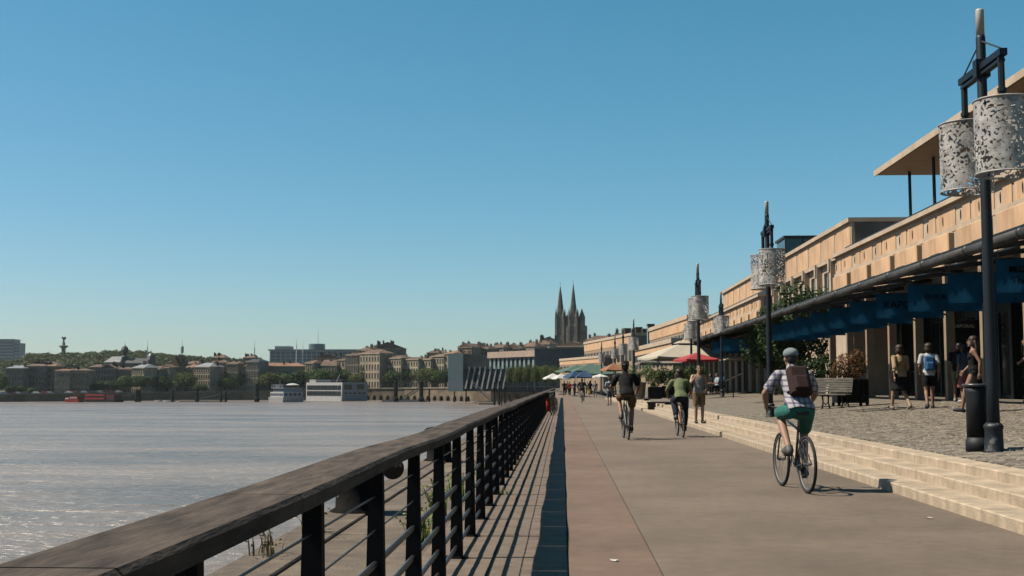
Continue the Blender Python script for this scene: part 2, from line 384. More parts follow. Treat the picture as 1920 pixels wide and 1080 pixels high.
# round plaque hung below the handrail
pl = thing('round_plaque', 'dark round plaque with white figures hung under the handrail', 'plaque', (-.81, 5.62, .884))
rot90 = Matrix.Rotation(math.pi/2, 4, 'X')
pq = MB().lathe([(.048, -.014), (.052, -.010), (.052, .010), (.048, .014)], 24); pq.v = [tuple(rot90 @ Vector(v)) for v in pq.v]
pq.build('disc', mat('rust_dark', (.05, .028, .02), .7, .4, 20), pl)
MB().box(-.010, .010, -.004, .004, .05, .062).build('hanger', M_BLACK, pl)
def text_mesh(name, s, size, m, parent, loc, rot, extr=.002, align='CENTER', sx=1):
    c = bpy.data.curves.new(name, 'FONT'); c.body = s; c.size = size; c.extrude = extr; c.align_x = align; c.align_y = 'CENTER'; c.resolution_u = 2
    o = bpy.data.objects.new('tmp', c); COL.objects.link(o)
    dg = bpy.context.evaluated_depsgraph_get(); me = bpy.data.meshes.new_from_object(o.evaluated_get(dg)); bpy.data.objects.remove(o)
    me.materials.clear(); me.materials.append(m)
    t = link(name, me, parent, loc); t.rotation_euler = rot; t.scale = (sx, 1, 1); return t
M_WHITE = mat('white_paint', (.72, .71, .68), .6, .08, 5)
text_mesh('lettering', 'AN', .036, M_WHITE, pl, (.018, -.016, .018), (math.pi/2, 0, 0))

# ================================================================== plants helper
def leaf_cloud(n, blobs, size, seed=1, flat=.0):
    rnd = random.Random(seed); b = MB(); tot = sum(q[3]*q[4]*q[5] for q in blobs) if len(blobs[0]) > 4 else None
    ws = [q[3]*q[4]*q[5] for q in blobs]; W = sum(ws)
    V, Fc = [], []
    for q, wgt in zip(blobs, ws):
        for _ in range(max(3, int(n * wgt / W))):
            while True:
                d = Vector((rnd.uniform(-1, 1), rnd.uniform(-1, 1), rnd.uniform(-1, 1)))
                if .02 < d.length <= 1: break
            rr = d.length; d.normalize(); rr = rr ** .45
            lump = 1 + .28 * mnoise.noise(d * 2.3 + Vector((q[0], q[1], seed)))
            c = Vector((q[0] + d.x*q[3]*rr*lump, q[1] + d.y*q[4]*rr*lump, q[2] + d.z*q[5]*rr*lump))
            nrm = (d + Vector((rnd.gauss(0, .6), rnd.gauss(0, .6), rnd.gauss(.2, .6)))).normalized()
            a = nrm.orthogonal().normalized(); a = (Matrix.Rotation(rnd.uniform(0, 6.28), 3, nrm) @ a); e = nrm.cross(a)
            s = size * rnd.uniform(.6, 1.3); o = len(V)
            V += [tuple(c - a*s), tuple(c - e*s*.45), tuple(c + a*s), tuple(c + e*s*.45 + nrm*s*.15)]; Fc.append((o, o+1, o+2, o+3))
    me = bpy.data.meshes.new('crown'); me.from_pydata(V, [], Fc); return me
M_LEAF = leafmat('leaf_mid', (.075, .135, .022), (.022, .046, .010), .5)
M_LEAFD = leafmat('leaf_dark', (.034, .072, .018), (.012, .026, .008), .5)
M_LEAFY = leafmat('leaf_olive', (.115, .145, .024), (.036, .052, .012), .5)
M_LEAFR = leafmat('leaf_red', (.16, .06, .025), (.05, .05, .018), 3)
M_BARK = mat('bark', (.09, .07, .05), .9, .3, 4)
def with_mat(me, m): me = me.copy(); me.materials.clear(); me.materials.append(m); return me
def trunk_mesh(h, r, seed, top=.8):
    rnd = random.Random(seed); b = MB()
    b.tube([(0,0,0),(rnd.uniform(-.03,.03)*h, rnd.uniform(-.03,.03)*h, h*.4),(rnd.uniform(-.04,.04)*h,rnd.uniform(-.04,.04)*h,h*top)], [r, r*.75, r*.35], 7)
    for k in range(5):
        a = k*1.3 + rnd.random(); z0 = h*rnd.uniform(.3, .5)
        b.tube([(0,0,z0),(math.cos(a)*h*.12, math.sin(a)*h*.12, z0+h*.15),(math.cos(a)*h*.24, math.sin(a)*h*.24, z0+h*.32)], [r*.5, r*.3, r*.12], 5)
    return b.mesh('trunk', M_BARK)
# weeds on the ledge along the foot of the railing
def weed(x, y, h, n, lab, m=None, seed=0):
    rnd = random.Random(seed*31+5); b = MB()
    for k in range(n):
        a = rnd.uniform(0, 6.28); l = h*rnd.uniform(.5, 1.0); s = rnd.uniform(.1, .55); q = Vector((math.cos(a), math.sin(a), 0)); p0 = Vector((rnd.gauss(0,.05), rnd.gauss(0,.09), 0))
        sd = Vector((-q.y, q.x, 0)) * h*.028
        p1 = p0 + q*l*s*.4 + Vector((0,0,l*.6)); p2 = p0 + q*l*s + Vector((0,0,l))
        b.add([p0 - sd, p0 + sd, p1 + sd*.9, p1 - sd*.9], [(0,1,2,3)]); b.add([p1 - sd*.9, p1 + sd*.9, p2], [(0,1,2)])
        for j in range(3):
            f = rnd.uniform(.4, 1); c = p0.lerp(p2, f); e = Vector((rnd.gauss(0,1), rnd.gauss(0,1), rnd.gauss(.3,.6))).normalized()*h*.11; g_ = e.orthogonal().normalized()*h*.03
            b.add([c, c+e*.5+g_, c+e, c+e*.5-g_], [(0,1,2,3)])
    t = b.build('weed', m or M_WEED, None, loc=(x, y, -.03)); tag(t, lab, 'weed', 'weeds along the quay ledge')
M_WEED = leafmat('weed_green', (.17, .22, .05), (.06, .10, .02), 4)
M_WEEDDRY = leafmat('weed_dry', (.16, .13, .07), (.07, .06, .03), 4)
weed(-2.25, 8.9, .30, 16, 'dry grey weed at the quay edge, nearest of the weeds', M_WEEDDRY, 1)
weed(-2.22, 10.4, .42, 12, 'thin yellowish weed at the quay edge by the big bollard', M_WEEDDRY, 2)
for k, (x, y, h, n, l) in enumerate([(-1.2, 9.9, .34, 34, 'bright green weed tuft behind the third railing bay'), (-1.22, 11.6, .42, 34, 'tall green weed behind the railing beyond the plaque'), (-1.2, 13.6, .34, 30, 'green weed clump just past the tall weed at the railing foot'),
      (-.72, 13.9, .13, 30, 'low green weed sprawling from the railing foot onto the slabs'), (-1.2, 17.5, .3, 26, 'green weed at the railing foot past the second bollard'), (-.74, 19.5, .12, 22, 'small green weed on the slabs further along the railing'), (-.75, 26, .14, 22, 'farthest small green weed at the railing foot')]): weed(x, y, h, n, l, None, k+5)

# ================================================================== HANGAR (right-hand side)
M_PALE = mat('pale_render', (.68, .535, .395), .85, .12, 1.2, .2, 30)
M_OCHRE = mat('ochre_panel', (.82, .53, .315), .85, .18, 1.3, .25, 40, obj_random=.06, stretch=(1, 1, .35))
M_GREYW = mat('grey_render_shade', (.20, .195, .185), .85, .15, .8)  # on end walls this grey holds their painted-in shade
M_DARKM = mat('dark_metal', (.028, .030, .033), .45, .25, 6, metal=.3)
M_GUTTER = mat('grey_gutter', (.085, .083, .08), .65, .25, 3, spec=.2)
M_SOFFIT = mat('soffit_wood', (.34, .235, .145), .7, .2, 3, stretch=(1, 5, 1))
M_GLASS = glass('dark_glass'); M_TEALG = glass('teal_glass', (.03, .09, .10), .1)
M_COLS = mat('column_render', (.42, .31, .21), .85, .12, 2)
M_BLUE = mat('blue_fabric', (.007, .115, .24), .85, .25, 1.5, .3, 6, spec=.1)
M_BLUET = mat('banner_print', (.003, .006, .012), .9, .1, 5, spec=.05)
BAY = 3.1; GZ = 4.245; FX = 12.3; CXX = 11.75
def yx(px, X): return at_x(px, HORIZON, X).y
Y_A0, Y_A1 = 17.0, yx(1569, FX); Y_B1 = 98.0; Y_C0, Y_C1 = yx(1427, FX), 120.0
hang = thing('hangar_building', 'long ochre quayside hangar with panelled parapet and glazed arcade', 'building')
def wing(y0, y1, ztop, X, nm):
    MB().box(X + .06, X + 17, y0, y1, 4.75, ztop - .16).build('wall', [M_PALE], hang)
    MB().box(X - .12, X + 17.1, y0 - .06, y1 + .06, ztop - .157, ztop).build('cornice', M_PALE, hang)
    MB().box(X + .0, X + .057, y0, y1, 6.16*ztop/7.15 - .05, 6.16*ztop/7.15 + .10).build('string_course', M_PALE, hang)
    MB().box(X + .5, X + .6, y0, y1, ztop + .05, ztop + .35).build('roof_rail', M_DARKM, hang)
    n = int((y1 - y0) / BAY); bay = (y1 - y0) / n
    up0, up1, lo0, lo1 = ztop - .92, ztop - .28, 4.76, ztop - 1.08
    a = MB().bevbox(0, .035, .22, bay*.60, 0, up1 - up0, .01).mesh('parapet_panel', M_OCHRE)
    b = MB().bevbox(0, .035, bay*.66, bay*.86, 0, up1 - up0, .01).mesh('parapet_panel', M_OCHRE)
    c = MB().bevbox(0, .24, .30, bay - .42, 0, lo1 - lo0, .02).mesh('lower_panel', M_OCHRE)
    p = MB().box(.02, .12, -.14, .14, 0, lo1 - lo0).mesh('pilaster', M_PALE)
    h = MB().ell((0, 0, 0), .02, .045, .17, 10, 6).mesh('vent_slot', M_DARKM)
    for k in range(n):
        yy = y0 + k*bay
        link('parapet_panel', a, hang, (X + .03, yy, up0)); link('parapet_panel', b, hang, (X + .03, yy, up0))
        link('lower_panel', c, hang, (X - .18, yy, lo0)); link('pilaster', p, hang, (X - .06, yy, lo0))
        link('vent_slot', h, hang, (X + .028, yy + bay*.42, (up0+up1)/2)); link('vent_slot', h, hang, (X + .055, yy + bay*.93, (up0+up1)/2))
wing(Y_A0, Y_A1, 7.15, FX, 'near'); wing(Y_C0, Y_C1, 6.95, FX, 'far')
# tall block set back between and behind the wings
TX, TZ = 13.3, 9.0; Y_B0 = yx(1601, TX)
MB().box(TX + .06, TX + 14, Y_B0, Y_B1, .7, TZ - .2).build('tall_wall', [M_PALE], hang)
MB().box(TX - .1, TX + 14.1, Y_B0 - .08, Y_B1 + .08, TZ - .197, TZ).build('tall_cornice', M_PALE, hang)
MB().box(TX + .2, TX + 13.9, Y_B0 - .035, Y_B0 - .002, 4, TZ - .21).build('end_wall', M_GREYW, hang)  # end turned from the sun, its shade laid on as a grey sheet
MB().box(FX + .3, FX + 16, Y_C0 - .035, Y_C0 - .002, 4.8, 6.78).build('end_wall', M_GREYW, hang)  # same painted shade on the far wing's end
MB().box(TX - .16, TX + .058, Y_B0 + .4, Y_B1, 7.30, 7.48).build('tall_string_course', M_PALE, hang)
nb = 14; bay = (Y_B1 - Y_B0) / nb
pa = MB().bevbox(0, .035, .2, bay - .2, 0, 1.05, .012).mesh('parapet_panel', M_OCHRE)
wi = MB(); wi.box(0, .03, 0, bay*.46, 0, 2.0)
wi.mat(1); wi.box(-.05, -.002, -.06, 0, -.06, 2.06).box(-.05, -.002, bay*.46, bay*.46+.06, -.06, 2.06).box(-.05, -.002, 0, bay*.46, 2.0, 2.06).box(-.05, -.002, 0, bay*.46, -.06, 0).box(-.03, -.002, bay*.22, bay*.24, 0, 2).box(-.03, -.002, 0, bay*.22, 1.0, 1.03).box(-.03, -.002, bay*.24, bay*.46, 1.0, 1.03)
wme = wi.mesh('window', [M_GLASS, M_PALE])
pil = MB().box(-.22, .058, -.2, .2, 0, 3.2).box(-.30, -.222, -.14, .14, 2.75, 3.35).mesh('pilaster', M_PALE)
for k in range(nb):
    yy = Y_B0 + k*bay
    link('parapet_panel', pa, hang, (TX + .03, yy, TZ - 1.42))
    if yy < Y_C0 + 2: link('window', wme, hang, (TX + .028, yy + bay*.30, 4.9)); link('pilaster', pil, hang, (TX, yy + .25, 4.1))
# ground-floor arcade: columns, dark shopfronts, ceiling, interior floor level with the paving
fl = plat_z(13)
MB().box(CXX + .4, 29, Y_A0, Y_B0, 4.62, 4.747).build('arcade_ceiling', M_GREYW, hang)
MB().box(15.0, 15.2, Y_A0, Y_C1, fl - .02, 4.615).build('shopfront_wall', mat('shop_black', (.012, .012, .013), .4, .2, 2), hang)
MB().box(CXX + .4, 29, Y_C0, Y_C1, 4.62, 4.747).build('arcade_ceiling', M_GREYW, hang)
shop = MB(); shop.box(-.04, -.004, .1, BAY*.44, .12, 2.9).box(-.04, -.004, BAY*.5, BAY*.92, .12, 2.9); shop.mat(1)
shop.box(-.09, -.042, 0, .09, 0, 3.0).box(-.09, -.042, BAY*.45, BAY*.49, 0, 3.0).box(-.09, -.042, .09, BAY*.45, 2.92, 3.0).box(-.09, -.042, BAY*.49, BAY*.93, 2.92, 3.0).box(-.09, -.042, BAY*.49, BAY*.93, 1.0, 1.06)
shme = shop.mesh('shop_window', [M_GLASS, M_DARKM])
colm = MB().box(-.13, .13, -.12, .12, 0, 3.78 + .6).mesh('column', M_COLS)
colb = MB().bevbox(-.15, .15, -.14, .14, 0, .12, .02).mesh('column_base', M_COLS)
pier = MB().box(0, .3, -.12, .12, 0, 3.76).mesh('pier', M_DARKM)
k = 0; y = Y_A0 + .6
while y < Y_C1:
    if y < Y_A1 + 1:
        c = link('column', colm, hang, (CXX, y, plat_z(CXX) - .02)); link('column_base', colb, c, (0, 0, 0))
        link('shop_window', shme, hang, (14.99, y + .1, fl - .01)); link('pier', pier, hang, (14.6, y - .35, fl - .015))
    y += BAY
# canopy: gutter pipe, narrow roof strip, open rafters
cy0, cy1 = Y_A0, 112.0
ys = [cy0 + i*BAY for i in range(int((cy1-cy0)/BAY)+1)]
gm = MB().tube([(0, 0, 0), (0, BAY - .01, 0)], .115, 14).mesh('gutter_pipe', M_GUTTER, True)
gcol = MB().tube([(0, -.05, 0), (0, .05, 0)], .13, 14).mesh('gutter_joint', M_DARKM, True)
raf = MB().hexa([(9.05,-.05,GZ-.02),(FX-.02,-.05,GZ+.43),(FX-.02,.05,GZ+.43),(9.05,.05,GZ-.02)], [(9.05,-.05,GZ+.10),(FX-.02,-.05,GZ+.56),(FX-.02,.05,GZ+.56),(9.05,.05,GZ+.10)]).mesh('rafter', M_DARKM)
brc = MB().tube([(11.6, 0, 3.4), (9.4, 0, GZ - .05)], .03, 6).mesh('brace', M_DARKM)
rs = MB().hexa([(9.0,0,GZ+.13),(9.75,0,GZ+.22),(9.75,BAY-.02,GZ+.22),(9.0,BAY-.02,GZ+.13)], [(9.0,0,GZ+.17),(9.75,0,GZ+.27),(9.75,BAY-.02,GZ+.27),(9.0,BAY-.02,GZ+.17)]).mesh('roof_strip', M_DARKM)
clut = MB().box(9.5, 9.6, .5, 1.2, GZ+.25, GZ+.36).mesh('snow_guard', M_DARKM)
for i, y in enumerate(ys):
    link('gutter_pipe', gm, hang, (9.0, y, GZ)); link('gutter_joint', gcol, hang, (9.0, y, GZ)); link('roof_strip', rs, hang, (0, y, 0)); link('snow_guard', clut, hang, (0, y, 0))
    if not (Y_A1 + 1 < y < Y_C0 - .5): link('rafter', raf, hang, (0, y + .4, 0)); link('brace', brc, hang, (0, y + .4, 0))
MB().box(11.62, FX - .01, Y_A0, Y_A1, GZ + .57, GZ + .62).build('canopy_sun_stop', M_DARKM, hang)  # solid strip added to keep direct sun off the shopfronts
MB().hexa([(9.76,Y_C0-8,GZ+.23),(FX-.01,Y_C0-8,GZ+.57),(FX-.01,118,GZ+.57),(9.76,118,GZ+.23)], [(9.76,Y_C0-8,GZ+.27),(FX-.01,Y_C0-8,GZ+.62),(FX-.01,118,GZ+.62),(9.76,118,GZ+.27)]).build('canopy_shade_roof', M_DARKM, hang)  # closed roof added over the far bays to put them in shade
MB().box(12.6, 12.8, Y_C0 - 6, 118, .6, 4.61).build('shopfront_wall', MATS['shop_black'], hang)  # wall added further forward, its near-black stands in for arcade shade
for k in range(15): link('column', colm, hang, (12.35, Y_C0 + k*BAY, .72))
# roof terrace canopy on slim posts
SZ = 9.62; SY1 = yx(1651, 12.6)
tr = thing('terrace_roof', 'thin flat terrace roof with wooden soffit above the hangar', 'roof')
MB().box(12.6, 24, 16, SY1, SZ + .09, SZ + .24).build('roof_slab', M_GUTTER, tr)
for i in range(10):
    MB().box(12.66, 23.9, 16.1 + i*(SY1-16.2)/10, 16.1 + (i+1)*(SY1-16.2)/10 - .03, SZ + .05, SZ + .088).build('soffit_board', M_SOFFIT, tr)
MB().box(12.55, 12.598, 15.95, SY1 + .05, SZ + .03, SZ + .26).build('fascia', M_PALE, tr)
for (X, Y) in ((13.7, SY1 - .9), (13.7, SY1 - 3.9), (13.7, SY1 - 10), (13.7, SY1 - 16)):
    MB().tube([(X, Y, 6.98), (X, Y, SZ + .045)], .06, 10).build('post', M_DARKM, tr)
# glazed lift housing and roof plants
t = thing('glass_rooftop_box', 'teal glazed box on the hangar roof', 'roof structure', (15.3, 76, TZ), 0)
MB().bevbox(-.9, 1.3, 0, 3, 0, 1.75, .03).build('glazing', M_TEALG, t); MB().box(-1.0, 1.4, -.1, 3.1, 1.752, 1.9).build('roof', M_DARKM, t)
for xx in (-.93, .2, 1.26): MB().box(xx, xx + .05, -.05, -.002, 0, 1.75).build('mullion', M_DARKM, t)

# ------------------------------------------------------------------ blue banners
bn = MB(); nx, nz_ = 10, 5
for i in range(nx + 1):
    for j in range(nz_ + 1):
        x = 1.9*i/nx; z = -.70*j/nz_; bn.v.append((x, .02*math.sin(x*4 + j*.5)*j/nz_ + .012*math.sin(x*11), z))
for i in range(nx):
    for j in range(nz_): bn.f.append((i*(nz_+1)+j, i*(nz_+1)+j+1, (i+1)*(nz_+1)+j+1, (i+1)*(nz_+1)+j)); bn.m.append(0)
bme = bn.mesh('cloth', M_BLUE, True)
rod = MB().tube([(-.03, 0, .012), (2.0, 0, .012)], .016, 6).tube([(.05, 0, .012), (.05, 0, .32)], .008, 5).tube([(1.85, 0, .012), (1.85, 0, .4)], .008, 5).mesh('rod', M_DARKM)
texts = {0: None, 1: None, 2: 'QUIKSILVER', 3: 'KAPORAL', 5: 'COL'}
ords = ['rightmost of the row, with a dark box and lettering', 'plain second from the right, behind the lamp post', 'third from the right, with a small line of lettering', 'fourth from the right, with big bold capitals', 'fifth from the right in the row', 'sixth from the right, with short dark lettering', 'seventh from the right in the row', 'eighth from the right in the row', 'ninth from the right in the row', 'tenth from the right in the row']
yb = [yx(1875, 9), yx(1783, 9), yx(1707, 9), yx(1647, 9), yx(1597, 9), yx(1556, 9), yx(1523, 9), yx(1494, 9), yx(1470, 9), yx(1449, 9), yx(1346, 9) - 2, yx(1346, 9) + 2.5]
for i, y in enumerate(yb):
    lab = 'blue fabric banner under the canopy, ' + (ords[i] if i < len(ords) else ('beside the cream parasol, nearer of two' if i == 10 else 'beside the cream parasol, farther of two'))
    b = thing('shop_banner', lab, 'banner', (9.0, y, 3.89), 0, 'blue banners hung under the canopy')
    link('cloth', bme, b); link('rod', rod, b)
    if texts.get(i): text_mesh('lettering', texts[i], .30 if i == 3 else .16, M_BLUET, b, (.85 if i != 5 else .95, -.035, -.32), (math.pi/2, 0, 0), .004)
    if i == 0:
        MB().box(.25, 1.0, -.035, -.03, -.28, -.16).build('print_box', M_BLUET, b); text_mesh('lettering', 'DIM', .11, mat('banner_blue_text', (.02, .12, .25), .8, .1, 5), b, (.5, -.04, -.22), (math.pi/2, 0, 0), .002)
        text_mesh('lettering', 'The', .2, M_BLUET, b, (.45, -.035, -.45), (math.pi/2, 0, 0), .004)
sg = thing('shop_sign', 'small black sign with pale capitals between the arcade columns', 'sign', (11.95, yx(1812, 12.5), 3.0))
MB().bevbox(-.0, 1.1, -.03, .03, -.3, .3, .01).build('board', M_BLACK, sg); MB().box(.5, .54, -.01, .01, .302, 1.6).build('hanger', M_BLACK, sg)
text_mesh('lettering', 'KAPORAL', .15, mat('sign_letters', (.45, .42, .36), .6, .1, 4), sg, (.52, -.034, .1), (math.pi/2, 0, 0), .003)

# ------------------------------------------------------------------ street lamps with perforated drums
M_DRUM = mat('drum_white', (.60, .58, .55), .55, .30, 6, spec=.3); M_TIP = mat('lamp_tip', (.62, .56, .46), .35, .1, 3)
M_LPOST = mat('lamp_post_paint', (.008, .016, .026), .5, .2, 5, spec=.25)
M_LBASE = mat('lamp_base_worn', (.012, .018, .025), .5, col2=(.22, .21, .20), scale=7, contrast=(.36, .42))
def drum_mesh(nu, nv, r=.35, h=.97, seed=0):
    V, Fc = [], []
    for j in range(nv + 1):
        for i in range(nu):
            a = 2*math.pi*i/nu; V.append((r*math.cos(a), r*math.sin(a), h*j/nv))
    for j in range(nv):
        for i in range(nu):
            a = 2*math.pi*(i+.5)/nu; z = h*(j+.5)/nv; p = Vector((r*math.cos(a), r*math.sin(a), z))
            q = mnoise.noise(p*25 + Vector((seed, 0, 0))) + .5*mnoise.noise(p*44) + .45*mnoise.noise(p*4.2 + Vector((0, seed, 4)))
            if q > .22 and 1 < j < nv - 2: continue
            Fc.append((j*nu+i, j*nu+(i+1) % nu, (j+1)*nu+(i+1) % nu, (j+1)*nu+i))
    me = bpy.data.meshes.new('drum_shade'); me.from_pydata(V, [], Fc); me.materials.append(M_DRUM); me.polygons.foreach_set('use_smooth', [True]*len(Fc)); return me
# thickness: an inner skin just inside
LB = plat_z(5.8) - .012
lz = lambda py, d: zpix(py, d, 1845) - LB
Z_TIP, Z_TIP0, Z_STAY, Z_BAR, Z_DB, Z_DT = lz(28, 15.9), lz(76, 15.9), lz(86, 15.9), lz(139, 15.9), lz(332, 15.2), lz(197, 15.2)
DRH = Z_DT - Z_DB
DR = [drum_mesh(210, 96, .355, DRH, seed=s_) for s_ in (0, 5)]
lpost = MB().lathe([(.09, 0), (.078, .9), (.072, 2.6), (.062, Z_TIP0 - .04), (.055, Z_TIP0)], 14).mesh('post', M_LPOST, True)
lbase = MB().lathe([(.135, 0), (.135, .03), (.12, .05), (.115, .30), (.125, .33), (.125, .36), (.09, .40)], 16).mesh('base', M_LBASE, True)
ltip = MB().lathe([(.055, Z_TIP0 - .02), (.055, Z_TIP - .02), (.05, Z_TIP)], 12).mesh('light_tip', M_TIP, True)
lbar = MB().box(-.05, .05, -.80, .80, Z_BAR - .02, Z_BAR + .07).box(-.04, .04, -.74, .74, Z_BAR - .09, Z_BAR - .05).box(-.095, .095, -.07, .07, Z_BAR - .11, Z_BAR + .13).mesh('crossbar', M_LPOST)
lhang = MB().tube([(0, 0, -.02), (0, 0, Z_BAR - Z_DT + .02)], .045, 8).tube([(0, 0, .12), (0, 0, .17)], .06, 8).tube([(-.35, 0, .0), (.35, 0, .0)], .012, 6).tube([(0, -.35, .0), (0, .35, .0)], .012, 6).mesh('hanger', M_LPOST)
lstay = MB().tube([(0, 0, Z_STAY), (0, .76, Z_BAR + .07)], .012, 6).tube([(0, 0, Z_STAY), (0, -.76, Z_BAR + .07)], .012, 6).mesh('stay', M_PIPE)
lrim = MB().torus(.357, .012, 48, 6, axis='z').mesh('rim', M_DRUM, True)
def lamp(x, y, lab):
    t = thing('street_lamp', lab, 'street lamp', (x, y, plat_z(x) - .012), 0, 'drum lamps along the quay')
    for nm, me in (('base', lbase), ('post', lpost), ('light_tip', ltip), ('crossbar', lbar), ('stay', lstay)): link(nm, me, t)
    for k, s in enumerate((-1, 1)):
        d = link('drum_shade', DR[k], t, (0, s*.70, Z_DB)); d.rotation_euler = (0, 0, x*3 + y + k)
        link('hanger', lhang, d, (0, 0, DRH)); link('rim', lrim, d, (0, 0, DRH)); link('rim', lrim, d, (0, 0, 0))
LX = 5.70
lamps = [(LX, 15.9, 'tall black lamp with two perforated white drums beside the litter bin'), (LX, 32.7, 'twin drum lamp behind the plaid-shirted cyclist, second nearest'), (LX, 49.5, 'twin drum lamp behind the standing man in the grey tank top'),
         (9.1, 67.7, 'twin drum lamp beside the blue banners right of the red parasol'), (8.0, 73.5, 'twin drum lamp rising behind the cream parasol'), (LX-.2, 91, 'twin drum lamp behind the cyclist in black, taller of the far lamps'),
         (LX-.3, 105, 'far twin drum lamp left of the palm, second in the distant row'), (LX-.4, 119, 'far twin drum lamp, third in the distant row'), (LX-1.2, 136, 'farthest twin drum lamp above the market awnings')]
for a in lamps: lamp(*a)
# litter bin
bx_ = at_z(1826, 851, .40)
t = thing('litter_bin', 'dark cylindrical litter bin beside the nearest lamp post', 'bin', (5.60, 16.2, plat_z(5.6) - .012))
M_BIN = mat('bin_paint', (.014, .02, .028), .6, .3, 5, spec=.25)
MB().lathe([(.165, 0), (.165, .16), (.152, .17), (.148, .20)], 24).build('base', M_BIN, t, True)
MB().lathe([(.145, .2), (.145, .72), (.16, .80), (.16, .88)], 24).build('body', M_BIN, t, True)
MB().lathe([(.175, .88), (.19, .90), (.19, .915), (.16, .92)], 24).build('rim', mat('bin_rim', (.16, .17, .18), .35, .2, 4, metal=.5), t, True)

# ------------------------------------------------------------------ bench and boxed shrub
def slat_bench(loc, rz, lab):
    t = thing('slatted_bench', lab, 'bench', loc, rz); W = M_BENCH = mat('grey_slats', (.26, .23, .19), .75, .3, 4, stretch=(1, 8, 8))
    for k in range(5): MB().bevbox(-.75, .75, -.27 + k*.1, -.19 + k*.1, .42, .45, .006).build('seat_slat', W, t)
    for k in range(6):
        z = .50 + k*.075; y = .24 + k*.022; MB().bevbox(-.75, .75, y, y + .028, z, z + .058, .006).build('back_slat', W, t)
    for x in (-.62, 0, .62):
        b = MB(); b.tube([(x, -.27, 0), (x, -.2, .2), (x, -.24, .40)], [.03, .022, .03], 6).tube([(x, .30, 0), (x, .2, .2), (x, .22, .40), (x, .40, .95)], [.03, .022, .03, .018], 6).tube([(x, -.26, .405), (x, .24, .405)], .02, 6).tube([(x, -.2, .2), (x, 0, .12), (x, .2, .2)], .016, 6)
        b.build('iron_leg', M_BLACK, t)
bp_ = (8.05, 36.5); slat_bench((bp_[0], bp_[1], plat_z(bp_[0])), -.62, 'weathered slatted bench with black iron legs beside the boxed shrub')
pb = thing('planter_box', 'large black slatted planter box beside the slatted bench', 'planter', (8.98, 37.3, plat_z(8.98)))
MB().box(-.46, .46, -.42, .42, .10, .80).build('inner_box', M_BLACK, pb)
for k in range(9): MB().bevbox(-.49 + k*.109, -.49 + k*.109 + .095, -.452, -.422, .10, .84, .006).build('slat', M_BLACK, pb)
for sx in (-.47, .39):
    for sy in (-.44, .36): MB().box(sx, sx + .08, sy, sy + .08, 0, .099).build('foot', M_BLACK, pb)
def shrub(name, lab, cat, loc, blobs, n, size, m, group=None, h=1.0, r=.03, seed=3):
    t = thing(name, lab, cat, loc, 0, group); link('crown', with_mat(leaf_cloud(n, blobs, size, seed), m), t); link('trunk', trunk_mesh(h, r, seed), t); return t
shrub('red_shrub', 'red and green leaved shrub growing from the black planter box', 'shrub', (8.98, 37.3, plat_z(8.98) + .78), [(0, 0, .45, .55, .5, .42), (-.3, 0, .2, .35, .3, .3), (.25, .05, .7, .3, .3, .3)], 1400, .055, M_LEAFR, None, .8)
shrub('green_shrub', 'glossy dark green shrub behind the slatted bench', 'shrub', (8.0, 38.9, plat_z(8.0)), [(0, 0, 1.0, .8, .5, .55), (-.5, 0, .8, .5, .4, .5), (.4, 0, 1.3, .5, .4, .4)], 2200, .06, M_LEAFD, None, 1.0)
for k, (x, y, s, lab) in enumerate([(10.9, 54.5, 1.02, 'glossy magnolia tree growing up through the canopy gap, nearer of two'), (11.0, 61.5, .9, 'glossy magnolia tree behind the nearer magnolia by the hangar')]):
    t = thing('magnolia_tree', lab, 'tree', (x, y, plat_z(x)), 0, 'magnolias in front of the hangar')
    bl = [(0,0,3.2,1.5,1.4,1.4),(-.9,.3,2.6,1.0,1.0,1.0),(.8,-.2,3.9,1.0,1.0,1.0),(-.2,-.4,4.5,.8,.8,.7),(.3,.2,2.0,1.2,1.1,.8)]
    link('crown', with_mat(leaf_cloud(int(5200*s), [tuple(q*s for q in b) for b in bl], .105, 11+k), M_LEAFD), t); link('trunk', trunk_mesh(3.6*s, .12, k), t)

